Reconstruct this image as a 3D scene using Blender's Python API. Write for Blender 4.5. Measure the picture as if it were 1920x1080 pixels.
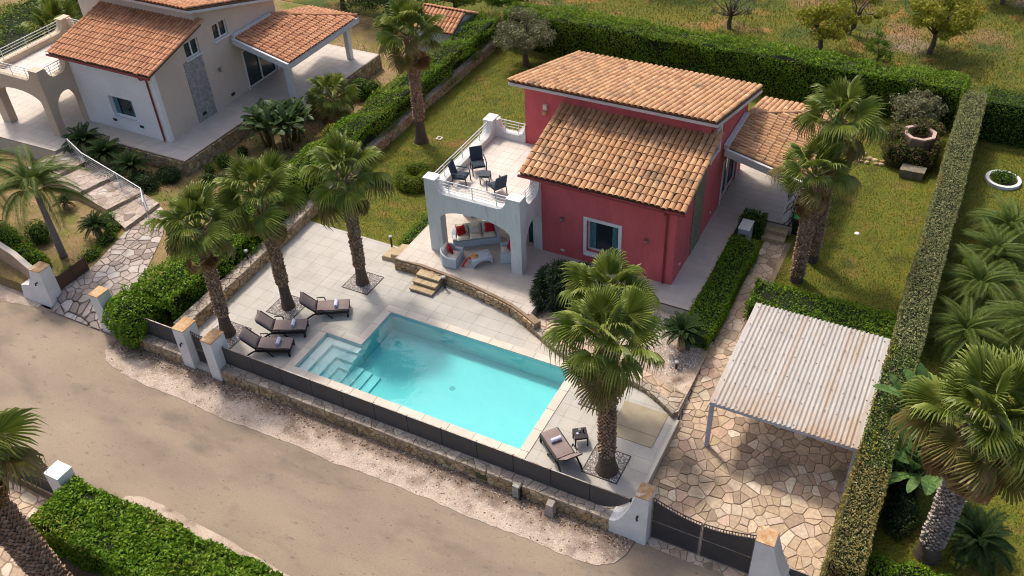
import bpy, math, random
import numpy as np
from math import sin, cos, pi, radians, sqrt, atan2, hypot
from mathutils import Vector, Matrix, Euler

for _o in list(bpy.data.objects):
    bpy.data.objects.remove(_o)
sc = bpy.context.scene
COL = sc.collection
random.seed(7)

# ------------------------------------------------------------------ camera
F_PX, PITCH, ROLL, YAW = 1755.8, radians(39.485), radians(2.928), radians(-29.07)
CAM = np.array([0.0, 0.0, 25.0])
_r = np.array([1.0, 0, 0]); _f = np.array([0, cos(PITCH), -sin(PITCH)]); _d = -np.cross(_r, _f)
_R = np.stack([cos(ROLL)*_r + sin(ROLL)*_d, -sin(ROLL)*_r + cos(ROLL)*_d, _f])
_W = np.array([[cos(YAW), -sin(YAW), 0], [sin(YAW), cos(YAW), 0], [0, 0, 1.0]])
MC = _R @ _W
cd = bpy.data.cameras.new('camera'); cam = bpy.data.objects.new('camera', cd); COL.objects.link(cam)
cd.sensor_width = 36.0; cd.lens = 36.0*F_PX/1920.0; cd.clip_start = 0.5; cd.clip_end = 2000
cam.matrix_world = Matrix([[MC[0][i], -MC[1][i], -MC[2][i], CAM[i]] for i in range(3)] + [[0, 0, 0, 1]])
sc.camera = cam

# ------------------------------------------------------------------ sky, sun, exposure
SUN_EL = radians(57); SUN_DIR = Vector((-0.84*cos(SUN_EL), 0.543*cos(SUN_EL), sin(SUN_EL)))   # towards the sun
wd = bpy.data.worlds.new('World'); sc.world = wd; wd.use_nodes = True
nt = wd.node_tree; bg = nt.nodes['Background']; sky = nt.nodes.new('ShaderNodeTexSky')
sky.sky_type = 'NISHITA'; sky.sun_disc = False; sky.sun_elevation = SUN_EL
sky.sun_rotation = atan2(SUN_DIR.x, SUN_DIR.y); sky.air_density = 0.8; sky.dust_density = 4.5; sky.ozone_density = 0.4
nt.links.new(sky.outputs[0], bg.inputs[0]); bg.inputs[1].default_value = 0.15
sl = bpy.data.lights.new('sun', 'SUN'); so = bpy.data.objects.new('sun', sl); COL.objects.link(so)
sl.energy = 1.95; sl.angle = radians(6.0); sl.color = (1.0, 0.91, 0.78)
so.rotation_euler = SUN_DIR.to_track_quat('Z', 'Y').to_euler()
so.location = (0, 0, 60)
sc.view_settings.view_transform = 'Standard'; sc.view_settings.look = 'None'
sc.view_settings.exposure = 0.6; sc.view_settings.gamma = 1.0
sc.render.engine = 'CYCLES'; sc.cycles.pixel_filter_type = 'BLACKMAN_HARRIS'; sc.cycles.filter_width = 1.05

def projpx(p):
    q = MC @ (np.asarray(p, float) - CAM)
    return 960 + F_PX*q[0]/q[2], 540 + F_PX*q[1]/q[2], q[2]

# ------------------------------------------------------------------ materials
MATS = {}
def mat(name, col, col2=None, rough=0.75, scale=2.0, detail=4.0, bump=0.0, bscale=25.0, rnd=0.0, pal=None,
        fine=0.0, fscale=40.0, metal=0.0, spec=0.3, trans=0.0, stain=None, stretch=None, sharp=None):
    if name in MATS: return MATS[name]
    m = bpy.data.materials.new(name); m.use_nodes = True; n = m.node_tree.nodes; l = m.node_tree.links
    b = n['Principled BSDF']; b.inputs['Roughness'].default_value = rough; b.inputs['Metallic'].default_value = metal
    b.inputs['Specular IOR Level'].default_value = spec
    geo = n.new('ShaderNodeNewGeometry'); pos = geo.outputs['Position']
    if stretch:
        mp = n.new('ShaderNodeMapping'); mp.inputs['Scale'].default_value = stretch; l.new(pos, mp.inputs[0]); pos = mp.outputs[0]
    def noise(s, d=4.0):
        t = n.new('ShaderNodeTexNoise'); t.inputs['Scale'].default_value = s; t.inputs['Detail'].default_value = d
        l.new(pos, t.inputs['Vector']); return t
    def mix(f, a, c, mode='MIX'):
        x = n.new('ShaderNodeMix'); x.data_type = 'RGBA'; x.blend_type = mode
        for s, v in ((x.inputs[0], f), (x.inputs[6], a), (x.inputs[7], c)):
            if hasattr(v, 'is_output'): l.new(v, s)
            elif isinstance(v, (int, float)): s.default_value = v
            else: s.default_value = (*v[:3], 1)
        return x.outputs[2]
    def ramp(fac, lo, hi):
        r = n.new('ShaderNodeMapRange'); r.inputs[1].default_value = lo; r.inputs[2].default_value = hi
        l.new(fac, r.inputs[0]); return r.outputs[0]
    rv = None
    if rnd or pal:
        oi = n.new('ShaderNodeObjectInfo'); ad = n.new('ShaderNodeMath'); ad.operation = 'ADD'
        l.new(oi.outputs['Random'], ad.inputs[0]); l.new(geo.outputs['Random Per Island'], ad.inputs[1])
        fr = n.new('ShaderNodeMath'); fr.operation = 'FRACT'; l.new(ad.outputs[0], fr.inputs[0]); rv = fr.outputs[0]
    c = tuple(col)
    if pal:
        cr = n.new('ShaderNodeValToRGB'); e = cr.color_ramp.elements
        while len(e) < len(pal): e.new(0.5)
        for i, p_ in enumerate(pal): e[i].position = i/(len(pal)-1); e[i].color = (*p_, 1)
        l.new(rv, cr.inputs[0]); c = cr.outputs[0]
    if col2 is not None:
        lo, hi = sharp or (0.35, 0.65)
        c = mix(ramp(noise(scale, detail).outputs[0], lo, hi), c, col2)
    if stain:
        for (scol, sscale, lo, hi) in stain:
            c = mix(ramp(noise(sscale, 5).outputs[0], lo, hi), c, scol)
    if fine:
        v = n.new('ShaderNodeMapRange'); v.inputs[1].default_value = 0.3; v.inputs[2].default_value = 0.7
        v.inputs[3].default_value = 1-fine; v.inputs[4].default_value = 1+fine
        l.new(noise(fscale, 3).outputs[0], v.inputs[0]); c = mix(1.0, c, v.outputs[0], 'MULTIPLY')
    if rnd and not pal or (pal and rnd):
        v = n.new('ShaderNodeMapRange'); v.inputs[3].default_value = 1-rnd; v.inputs[4].default_value = 1+rnd
        m2 = n.new('ShaderNodeMath'); m2.operation = 'MULTIPLY'; m2.inputs[1].default_value = 7.31; l.new(rv, m2.inputs[0])
        f2 = n.new('ShaderNodeMath'); f2.operation = 'FRACT'; l.new(m2.outputs[0], f2.inputs[0])
        l.new(f2.outputs[0], v.inputs[0]); c = mix(1.0, c, v.outputs[0], 'MULTIPLY')
    bi = b.inputs['Base Color']
    if hasattr(c, 'is_output'): l.new(c, bi)
    else: bi.default_value = (*c, 1)
    if bump:
        bp = n.new('ShaderNodeBump'); bp.inputs['Strength'].default_value = bump; bp.inputs['Distance'].default_value = 0.05
        l.new(noise(bscale, 5).outputs[0], bp.inputs['Height']); l.new(bp.outputs[0], b.inputs['Normal'])
    if trans:
        t = n.new('ShaderNodeBsdfTranslucent'); mx = n.new('ShaderNodeMixShader'); mx.inputs[0].default_value = trans
        if hasattr(c, 'is_output'): l.new(c, t.inputs[0])
        else: t.inputs[0].default_value = (*c, 1)
        l.new(b.outputs[0], mx.inputs[1]); l.new(t.outputs[0], mx.inputs[2]); l.new(mx.outputs[0], n['Material Output'].inputs[0])
    MATS[name] = m; return m

# ------------------------------------------------------------------ objects
ORG = {}
def link(o, parent=None, wloc=None):
    COL.objects.link(o)
    if parent is not None: o.parent = parent
    return o
def tag(o, label=None, cat=None, group=None, kind=None):
    if label: o['label'] = label
    if cat: o['category'] = cat
    if group: o['group'] = group
    if kind: o['kind'] = kind
    return o
def thing(name, label, cat, loc=(0, 0, 0), rz=0.0, group=None, sc_=1.0):
    o = bpy.data.objects.new(name, None); COL.objects.link(o); o.location = loc; o.rotation_euler = (0, 0, rz)
    o.scale = (sc_,)*3; o.empty_display_size = 0.2
    ORG[o.name] = Vector(loc); return tag(o, label, cat, group)
def put(name, me, parent=None, loc=None, m=None, world=False):
    """mesh object; world=True: mesh data in world coordinates under a thing that is not rotated"""
    o = bpy.data.objects.new(name, me); COL.objects.link(o)
    if m is not None and not me.materials: me.materials.append(m)
    if parent is not None: o.parent = parent
    po = ORG.get(parent.name, Vector((0, 0, 0))) if parent is not None else Vector((0, 0, 0))
    if loc is not None: o.location = (Vector(loc) - po) if world else Vector(loc)
    elif world: o.location = -po
    ORG[o.name] = Vector(loc) if (world and loc is not None) else Vector((0, 0, 0))
    return o
class MB:
    def __init__(s): s.v = []; s.f = []; s.smooth = False
    def add(s, vs, fs):
        k = len(s.v); s.v += [tuple(map(float, p)) for p in vs]; s.f += [tuple(i+k for i in f) for f in fs]; return s
    def hexa(s, p): return s.add(p, [(3,2,1,0),(4,5,6,7),(0,1,5,4),(1,2,6,5),(2,3,7,6),(3,0,4,7)])
    def box(s, x0, y0, z0, x1, y1, z1):
        return s.hexa([(x0,y0,z0),(x1,y0,z0),(x1,y1,z0),(x0,y1,z0),(x0,y0,z1),(x1,y0,z1),(x1,y1,z1),(x0,y1,z1)])
    def obox(s, c, size, e=(0,0,0)):
        R = Euler(e).to_matrix(); hx, hy, hz = [q/2 for q in size]
        return s.hexa([tuple(Vector(c) + R @ Vector(p)) for p in [(-hx,-hy,-hz),(hx,-hy,-hz),(hx,hy,-hz),(-hx,hy,-hz),(-hx,-hy,hz),(hx,-hy,hz),(hx,hy,hz),(-hx,hy,hz)]])
    def prism(s, poly, z0, z1, inset=0.0, drop=0.0):
        """polygon prism; z1 number or function; optional chamfer"""
        n = len(poly); zf = z1 if callable(z1) else (lambda x, y: z1)
        lo = [(x, y, z0) for x, y in poly]
        if inset:
            cx = sum(p[0] for p in poly)/n; cy = sum(p[1] for p in poly)/n
            top = []
            for x, y in poly:
                d = hypot(x-cx, y-cy)+1e-6; k = max(0, 1-inset/d); X, Y = cx+(x-cx)*k, cy+(y-cy)*k; top.append((X, Y, zf(X, Y)))
            mid = [(x, y, zf(x, y)-drop) for x, y in poly]
            fs = [tuple(range(2*n, 3*n))]
            for i in range(n):
                j = (i+1) % n; fs += [(i, j, n+j, n+i), (n+i, n+j, 2*n+j, 2*n+i)]
            return s.add(lo+mid+top, fs)
        return s.add(lo+[(x, y, zf(x, y)) for x, y in poly], [tuple(range(n))[::-1], tuple(range(n, 2*n))]+[(i, (i+1) % n, n+(i+1) % n, n+i) for i in range(n)])
    def tube(s, path, rad, n=8, cap=True, sx=1.0):
        path = [Vector(p) for p in path]; R = rad if hasattr(rad, '__len__') else [rad]*len(path)
        vs = []; up = Vector((0, 0, 1))
        for i, p in enumerate(path):
            t = (path[min(i+1, len(path)-1)] - path[max(i-1, 0)]).normalized()
            a = t.cross(up if abs(t.z) < 0.95 else Vector((1, 0, 0))).normalized(); b = a.cross(t)
            vs += [p + a*cos(2*pi*k/n)*R[i]*sx + b*sin(2*pi*k/n)*R[i] for k in range(n)]
        fs = [(i*n+k, i*n+(k+1) % n, (i+1)*n+(k+1) % n, (i+1)*n+k) for i in range(len(path)-1) for k in range(n)]
        if cap: fs += [tuple(range(n))[::-1], tuple(range((len(path)-1)*n, len(path)*n))]
        return s.add(vs, fs)
    def lathe(s, prof, c=(0,0,0), n=16):
        vs = [(c[0]+r*cos(2*pi*k/n), c[1]+r*sin(2*pi*k/n), c[2]+z) for r, z in prof for k in range(n)]
        return s.add(vs, [(i*n+k, i*n+(k+1) % n, (i+1)*n+(k+1) % n, (i+1)*n+k) for i in range(len(prof)-1) for k in range(n)])
    def pillow(s, c, size, e=(0,0,0), n=6):
        R = Euler(e).to_matrix(); vs = []; fs = []
        for sgn in (1, -1):
            k = len(vs)
            for i in range(n+1):
                for j in range(n+1):
                    u, w = i/n*2-1, j/n*2-1; h = ((1-u**4)*(1-w**4))**0.5
                    pinch = 1-0.07*(1-abs(u*w)) * (abs(u) > .9 or abs(w) > .9)
                    vs.append(Vector(c)+R @ Vector((u*size[0]/2*pinch, w*size[1]/2*pinch, sgn*h*size[2]/2)))
            for i in range(n):
                for j in range(n):
                    q = (k+i*(n+1)+j, k+(i+1)*(n+1)+j, k+(i+1)*(n+1)+j+1, k+i*(n+1)+j+1); fs.append(q if sgn > 0 else q[::-1])
        return s.add(vs, fs)
    def mesh(s, name):
        me = bpy.data.meshes.new(name); me.from_pydata(s.v, [], s.f)
        if s.smooth: me.polygons.foreach_set('use_smooth', [True]*len(me.polygons))
        me.update(); return me
    def build(s, name, m, parent=None, world=False, smooth=False, loc=None):
        s.smooth = smooth or s.smooth
        return put(name, s.mesh(name), parent, loc, m, world)
def struct(name, mb, m, label=None, kind='structure'):
    o = mb.build(name, m); tag(o, label, kind=kind); return o

# ---- polygons
def clip_cell(poly, cell):
    """clip polygon (any) by a convex ccw cell"""
    out = poly
    n = len(cell)
    for i in range(n):
        ax, ay = cell[i]; bx, by = cell[(i+1) % n]; nx, ny = -(by-ay), bx-ax
        inp = out; out = []
        if not inp: return []
        for k in range(len(inp)):
            p, q = inp[k-1], inp[k]
            dp = (p[0]-ax)*nx+(p[1]-ay)*ny; dq = (q[0]-ax)*nx+(q[1]-ay)*ny
            if (dp < 0) != (dq < 0):
                t = dp/(dp-dq); out.append((p[0]+(q[0]-p[0])*t, p[1]+(q[1]-p[1])*t))
            if dq >= 0: out.append(q)
    return out
def area(p): return 0.5*sum(p[i-1][0]*p[i][1]-p[i][0]*p[i-1][1] for i in range(len(p)))
def voronoi(region, sx, sy, gap, seed, jit=0.42, drop=0.18):
    """irregular stones filling a polygon region"""
    rn = random.Random(seed); xs = [p[0] for p in region]; ys = [p[1] for p in region]
    i0, i1 = int(min(xs)/sx)-2, int(max(xs)/sx)+3; j0, j1 = int(min(ys)/sy)-2, int(max(ys)/sy)+3
    S = {}
    for i in range(i0, i1):
        for j in range(j0, j1):
            if rn.random() > drop: S[i, j] = ((i+.5*(j % 2)+rn.uniform(-jit, jit))*sx, (j+rn.uniform(-jit, jit))*sy)
            else: rn.random()
    if area(region) < 0: region = region[::-1]
    out = []
    for (i, j), (cx, cy) in S.items():
        if cx < min(xs)-sx or cx > max(xs)+sx or cy < min(ys)-sy or cy > max(ys)+sy: continue
        cell = [(cx-2*sx, cy-2*sy), (cx+2*sx, cy-2*sy), (cx+2*sx, cy+2*sy), (cx-2*sx, cy+2*sy)]
        for di in range(-3, 4):
            for dj in range(-3, 4):
                q = S.get((i+di, j+dj))
                if q is None or (di == 0 and dj == 0): continue
                dx, dy = q[0]-cx, q[1]-cy; d = hypot(dx, dy)+1e-9
                mx, my = cx+dx*.5-dx/d*gap/2, cy+dy*.5-dy/d*gap/2
                o = []
                for k in range(len(cell)):
                    p, r = cell[k-1], cell[k]
                    a = (p[0]-mx)*dx+(p[1]-my)*dy; b = (r[0]-mx)*dx+(r[1]-my)*dy
                    if (a > 0) != (b > 0):
                        t = a/(a-b); o.append((p[0]+(r[0]-p[0])*t, p[1]+(r[1]-p[1])*t))
                    if b <= 0: o.append(r)
                cell = o
                if len(cell) < 3: break
            if len(cell) < 3: break
        if len(cell) < 3: continue
        c = clip_cell(list(region), cell)
        c = [p for k, p in enumerate(c) if hypot(p[0]-c[k-1][0], p[1]-c[k-1][1]) > 0.004]
        if len(c) >= 3 and abs(area(c)) > 0.12*sx*sy*0.5: out.append(c)
    return out
def tiles(region, sx, sy, gap, ox=0, oy=0, rot=0.0, brick=0.0):
    if area(region) < 0: region = region[::-1]
    ca, sa = cos(rot), sin(rot)
    loc = [((x-ox)*ca+(y-oy)*sa, -(x-ox)*sa+(y-oy)*ca) for x, y in region]
    xs = [p[0] for p in loc]; ys = [p[1] for p in loc]; out = []
    for j in range(int(math.floor(min(ys)/sy)), int(max(ys)/sy)+1):
        sh = brick*(j % 2)*sx
        for i in range(int(math.floor((min(xs)-sh)/sx)), int((max(xs)-sh)/sx)+1):
            x0, y0 = i*sx+sh+gap/2, j*sy+gap/2; x1, y1 = x0+sx-gap, y0+sy-gap
            c = clip_cell(loc, [(x0, y0), (x1, y0), (x1, y1), (x0, y1)])
            if len(c) >= 3 and abs(area(c)) > 0.02*sx*sy: out.append([(x*ca-y*sa+ox, x*sa+y*ca+oy) for x, y in c])
    return out
def pieces(parent, name, polys, m, z0, z1, limit=300, inset=0.012, drop=0.008, fmap=None, jz=0.004, seed=1, label_rest=None):
    """each polygon becomes a piece of its own under parent; those past the limit are joined (kind=stuff)"""
    rn = random.Random(seed); zf = z1 if callable(z1) else (lambda x, y: z1)
    it = []
    for p in polys:
        cx = sum(q[0] for q in p)/len(p); cy = sum(q[1] for q in p)/len(p)
        w = fmap(cx, cy, 0) if fmap else (cx, cy, zf(cx, cy))
        u, v, d = projpx(w); vis = -60 < u < 1980 and -60 < v < 1140
        it.append(((abs(area(p))/max(d, 1)**2 if vis else 0), p, (cx, cy)))
    it.sort(key=lambda t: -t[0]); rest = MB()
    for k, (sv, p, (cx, cy)) in enumerate(it):
        dz = rn.uniform(-jz, jz); single = k < limit and sv > 0
        mb = MB() if single else rest
        if fmap:
            t = MB().prism([(x, y) for x, y in p], z0, z1 + dz, inset, drop); vs = [fmap(*q) for q in t.v]
            o = fmap(cx, cy, 0) if single else (0, 0, 0)
            mb.add([(a-o[0], b-o[1], c-o[2]) for a, b, c in vs], t.f)
        else:
            o = (cx, cy, zf(cx, cy)) if single else (0, 0, 0)
            t = MB().prism(p, z0 if not callable(z0) else z0(cx, cy), (lambda x, y: zf(x, y)+dz), inset, drop)
            mb.add([(a-o[0], b-o[1], c-o[2]) for a, b, c in t.v], t.f)
        if single: put(name, mb.mesh(name), parent, o, m, world=True)
    if rest.v: tag(rest.build(name+'_field', m, parent, world=True), kind='stuff')
def strip_map(path, out=1):
    """(s, h, w) on a vertical wall along a polyline; w is proud of the face"""
    P_ = [Vector((*p, 0)) for p in path]; seg = [(P_[i+1]-P_[i]).length for i in range(len(P_)-1)]
    def f(s, h, w):
        i = 0; s0 = s
        while i < len(seg)-1 and s0 > seg[i]: s0 -= seg[i]; i += 1
        t = (P_[i+1]-P_[i]).normalized(); nrm = Vector((t.y, -t.x, 0))*out
        q = P_[i]+t*s0+nrm*w; return (q.x, q.y, h)
    return f, sum(seg)
def offset(path, d):
    out = []
    for i, p in enumerate(path):
        a = Vector(path[max(i-1, 0)]); b = Vector(path[min(i+1, len(path)-1)]); t = (b-a).normalized()
        out.append((p[0]-t.y*d, p[1]+t.x*d))
    return out
def wall_band(path, thick, z0, z1):
    """solid wall along a polyline: face on the path, thickness to its left; z1 number or list"""
    b = offset(path, thick); mb = MB(); n = len(path); Z = z1 if hasattr(z1, '__len__') else [z1]*n
    for i in range(n-1):
        mb.hexa([(*path[i], z0), (*path[i+1], z0), (*b[i+1], z0), (*b[i], z0), (*path[i], Z[i]), (*path[i+1], Z[i+1]), (*b[i+1], Z[i+1]), (*b[i], Z[i])])
    return mb

# ------------------------------------------------------------------ surface materials
M_ground = mat('dry_earth', (.16,.12,.07), (.09,.1,.03), scale=.6, bump=.4)
M_road = mat('road_dusty_asphalt', (.285,.22,.158), (.215,.17,.127), rough=.9, scale=.6, detail=12, fine=.1, fscale=34, bump=.2, bscale=60,
             stain=[((.18,.143,.11), .8, .53, .72), ((.34,.265,.19), .3, .5, .72), ((.16,.127,.1), 3.0, .63, .76), ((.12,.095,.075), 9.0, .66, .74)], stretch=(.6,1.3,1))
M_gravel = mat('pale_gravel', (.52,.42,.34), (.34,.26,.2), rough=.95, scale=1.3, detail=8, fine=.3, fscale=22, bump=.6, bscale=40, stain=[((.14,.1,.075), 1.1, .56, .72)])
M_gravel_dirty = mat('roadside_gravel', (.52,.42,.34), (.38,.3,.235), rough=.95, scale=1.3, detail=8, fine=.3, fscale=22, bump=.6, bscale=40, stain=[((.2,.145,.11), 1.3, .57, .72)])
M_pebble = mat('pebbles', (.5,.45,.4), pal=[(.16,.13,.11),(.42,.35,.29),(.6,.55,.5),(.75,.72,.68)], rough=.9)
M_pebble2 = mat('white_pebbles', (.5,.45,.4), pal=[(.1,.09,.08),(.4,.37,.34),(.66,.63,.6),(.8,.78,.75),(.2,.18,.16)], rough=.9)
M_grit = mat('road_grit', (.3,.24,.19), pal=[(.2,.16,.12),(.36,.29,.22),(.42,.35,.28)], rough=.95)
M_bedbase = mat('bed_base', (.24,.21,.185), (.16,.14,.125), rough=.95, scale=6, fine=.3, fscale=30, bump=.5)
M_litter = mat('leaf_litter', (.1,.06,.04), pal=[(.05,.03,.02),(.14,.07,.04),(.09,.07,.05)], rough=.9)
M_deck = mat('deck_tile', (.43,.41,.37), (.385,.365,.325), rough=.7, scale=1.2, detail=8, rnd=.022, fine=.06, fscale=22, stain=[((.33,.31,.27), .5, .52, .72), ((.46,.42,.36), .35, .54, .7)])
M_grout = mat('grout', (.385,.36,.315), (.345,.325,.285), scale=2)
M_coping = mat('coping_stone', (.56,.51,.43), (.5,.45,.38), rough=.6, scale=2, rnd=.04)
M_tgrout = mat('terrace_grout', (.45,.4,.345), (.4,.36,.31), scale=2)
M_terrace = mat('terrace_tile', (.5,.44,.38), (.44,.39,.34), rough=.55, scale=1.5, rnd=.04)
M_roofter = mat('roof_terrace_tile', (.6,.55,.5), (.52,.47,.42), rough=.6, scale=1.2, rnd=.03)
M_lawn = mat('lawn_grass', (.088,.112,.01), (.135,.125,.013), rough=.95, scale=2.2, detail=12, fine=.45, fscale=14, bump=.5, bscale=45, stain=[((.19,.115,.035), .55, .58, .74), ((.062,.07,.009), .9, .54, .7)])
M_orchard = mat('orchard_ground', (.13,.115,.011), (.065,.092,.008), rough=.95, scale=.5, detail=10, fine=.35, fscale=9, bump=.6, bscale=15,
                stain=[((.26,.14,.035), .5, .55, .66), ((.22,.13,.06), .16, .57, .66), ((.05,.075,.01), .3, .52, .64), ((.24,.17,.12), .12, .64, .7)])
M_soil = mat('garden_soil', (.26,.17,.09), (.16,.13,.035), rough=.95, scale=.8, detail=8, fine=.3, fscale=14, bump=.5, bscale=20, stain=[((.12,.13,.02), .6, .54, .68)])
M_darksoil = mat('dark_soil', (.11,.07,.045), (.16,.1,.06), rough=.95, scale=1.5, detail=8, fine=.3, fscale=14, bump=.5)
M_mortar = mat('mortar', (.22,.155,.1), (.28,.205,.14), rough=.95, scale=3, fine=.2, fscale=30)
M_flag = mat('flagstone', (.4,.3,.2), pal=[(.29,.21,.15),(.44,.33,.225),(.5,.39,.28),(.44,.29,.215),(.56,.47,.365),(.46,.345,.22),(.36,.27,.2)], rough=.8, rnd=.16, fine=.16, fscale=9, bump=.25, bscale=14,
             stain=[((.17,.135,.1), .55, .53, .7)])
M_flag2 = mat('grey_flagstone', (.4,.3,.2), pal=[(.25,.2,.17),(.36,.29,.25),(.44,.37,.33),(.33,.26,.22),(.47,.43,.39)], rough=.8, rnd=.15, fine=.15, fscale=9, bump=.25, bscale=14, stain=[((.15,.125,.1), .7, .56, .72)])
M_wstone = mat('wall_stone', (.4,.3,.2), pal=[(.28,.19,.1),(.42,.29,.14),(.34,.26,.18),(.48,.36,.2),(.24,.18,.13)], rough=.9, rnd=.2, fine=.25, fscale=14, bump=.5, bscale=20)
M_wcap = mat('wall_cap', (.34,.29,.235), (.2,.17,.14), rough=.95, scale=2.2, detail=8, fine=.35, fscale=20, bump=.6, bscale=25)
M_capstone = mat('cap_stone', (.34,.29,.235), pal=[(.27,.215,.165),(.36,.3,.24),(.3,.25,.2),(.42,.355,.285),(.24,.2,.165)], rough=.95, rnd=.12, fine=.3, fscale=16, bump=.5, bscale=25)
M_step = mat('step_stone', (.46,.37,.23), (.36,.27,.16), rough=.85, scale=4, fine=.15, fscale=15, bump=.3)
M_white = mat('white_paint', (.72,.72,.7), (.64,.64,.62), rough=.7, scale=1.5, fine=.03, fscale=8)
M_rust = mat('rust_stained_top', (.5,.35,.2), (.38,.2,.085), rough=.9, scale=5, detail=8, fine=.2, fscale=20, stain=[((.62,.52,.4), 3.0, .6, .7)])
M_liner = mat('pool_liner', (.62,.74,.73), (.57,.69,.69), rough=.6, scale=.5)
M_stepliner = mat('pool_step_liner', (.78,.82,.8), (.74,.78,.77), rough=.6, scale=.8)
M_black = mat('dark_iron', (.02,.02,.022), rough=.5, spec=.4)
M_panel = mat('charcoal_panel', (.07,.068,.068), (.06,.058,.058), rough=.55, scale=1.0, rnd=.06)
M_panel2 = mat('gate_panel', (.055,.053,.053), (.046,.044,.044), rough=.5, scale=2.5)
M_galv = mat('galvanised_trim', (.3,.29,.28), (.2,.15,.11), rough=.5, scale=6, metal=.3)
M_pad = mat('tan_pad', (.37,.31,.215), (.31,.26,.175), rough=.9, scale=2, fine=.12, fscale=60)

# ------------------------------------------------------------------ ground, road, verges
struct('ground', MB().box(-400, -200, -2.2, 400, 700, -1.3), M_ground)
def zdrive(x, y): return min(0.0, -.6+max(0, y-17.4)*.075)
struct('orchard_field', MB().box(-200, 47.6, -.8, 200, 400, -.004), M_orchard)
struct('lawn', MB().box(-26.2, 27.0, -.8, 0.2, 47.6, 0.0), M_lawn)
struct('neighbour_lawn', MB().box(0.9, 17.9, -.8, 60, 47.6, -.02), M_lawn)
struct('garden_bed_left', MB().box(-90, 18.55, -.8, -25.9, 47.6, -.03).box(-90, 17.9, -.8, -32.5, 18.55, -.031).box(-28.6, 17.9, -.8, -25.9, 18.55, -.031), M_soil)
struct('road', MB().box(-120, 11.3, -.8, 60, 17.6, -.6), M_road)
struct('near_garden_soil', MB().box(-120, -60, -.8, 60, 11.3, -.62), M_darksoil)
VERGE = [(-28.53,17.7),(-28.55,16.9),(-27.9,16.25),(-26.8,16.0),(-25.58,15.93),(-23.5,15.92),(-21.7,15.83),(-19.9,15.9),(-18.2,15.95),(-16.7,15.86),(-14.6,15.97),(-12.6,15.98),(-10.9,15.92),(-9.35,15.98),(-7.8,15.95),(-6.5,16.02),(-5.95,16.3),(-5.7,16.8),(-5.6,17.6)]
def edge_wobble(p, a, seed):
    rn = random.Random(seed); out = []
    for i in range(len(p)-1):
        for k in range(6):
            t = k/6; out.append((p[i][0]+(p[i+1][0]-p[i][0])*t, p[i][1]+(p[i+1][1]-p[i][1])*t+rn.uniform(-a, a)))
    return out+[p[-1]]
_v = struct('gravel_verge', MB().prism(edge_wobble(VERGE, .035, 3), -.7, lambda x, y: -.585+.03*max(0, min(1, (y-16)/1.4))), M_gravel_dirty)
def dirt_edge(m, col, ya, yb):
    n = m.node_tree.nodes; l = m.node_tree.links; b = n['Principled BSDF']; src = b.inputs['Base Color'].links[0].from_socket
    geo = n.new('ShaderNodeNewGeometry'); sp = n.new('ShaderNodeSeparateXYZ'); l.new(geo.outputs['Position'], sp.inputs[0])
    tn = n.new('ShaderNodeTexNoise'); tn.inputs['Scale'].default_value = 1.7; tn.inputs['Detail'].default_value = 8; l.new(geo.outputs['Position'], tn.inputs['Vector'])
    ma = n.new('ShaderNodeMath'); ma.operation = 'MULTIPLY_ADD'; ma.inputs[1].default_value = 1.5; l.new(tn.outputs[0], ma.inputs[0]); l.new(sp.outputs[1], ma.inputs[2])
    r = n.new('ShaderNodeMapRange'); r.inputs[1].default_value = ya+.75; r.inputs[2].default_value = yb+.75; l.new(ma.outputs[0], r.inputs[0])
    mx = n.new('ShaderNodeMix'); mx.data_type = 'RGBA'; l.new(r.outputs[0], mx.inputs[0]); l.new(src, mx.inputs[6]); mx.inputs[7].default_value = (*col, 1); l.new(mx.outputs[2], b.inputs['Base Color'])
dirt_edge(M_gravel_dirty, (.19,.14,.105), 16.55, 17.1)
struct('gravel_verge_near', MB().prism(edge_wobble([(-22.1,11.0),(-22.1,11.55),(-21.5,11.84),(-19.8,11.8),(-17.4,11.68),(-15.0,11.5),(-8,11.3),(0,11.1)], .03, 4)+[(0,10),(-22,10)], -.75, -.59), M_gravel)
struct('gravel_verge_left', MB().prism([(-60,16.6),(-36,16.9),(-34.5,17.2),(-33.2,17.45),(-33.2,17.9),(-60,17.9)], -.75, -.588), M_gravel)

def scatter_pebbles(name, region, n, z, size, m, seed, parent=None, kind='stuff'):
    rn = random.Random(seed); xs = [p[0] for p in region]; ys = [p[1] for p in region]; mb = MB()
    def inside(x, y):
        c = False
        for i in range(len(region)):
            (x1, y1), (x2, y2) = region[i-1], region[i]
            if (y1 > y) != (y2 > y) and x < (x2-x1)*(y-y1)/(y2-y1)+x1: c = not c
        return c
    k = 0
    while k < n:
        x, y = rn.uniform(min(xs), max(xs)), rn.uniform(min(ys), max(ys))
        if not inside(x, y): continue
        k += 1; s = size*rn.uniform(.5, 1.3); a = rn.uniform(0, pi); h = s*rn.uniform(.4, .8); zz = z(x, y) if callable(z) else z
        c_, s_ = cos(a)*s, sin(a)*s
        mb.add([(x+c_, y+s_, zz), (x-s_*.8, y+c_*.8, zz), (x-c_, y-s_, zz), (x+s_*.8, y-c_*.8, zz), (x, y, zz+h)], [(0,1,4),(1,2,4),(2,3,4),(3,0,4)])
    o = mb.build(name, m, parent); tag(o, kind=kind); return o
zv = lambda x, y: -.59+.03*max(0, min(1, (y-16)/1.4))
scatter_pebbles('verge_pebbles', VERGE, 3500, zv, .03, M_pebble, 11)
scatter_pebbles('verge_leaf_litter', [(-28.4,16.9),(-5.8,16.9),(-5.8,17.45),(-28.4,17.45)], 1100, zv, .045, M_litter, 12)
scatter_pebbles('road_grit', [(-28.8,15.2),(-5.6,15.3),(-5.4,16.2),(-28.6,16.6)], 500, -.6, .014, M_grit, 14)
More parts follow.
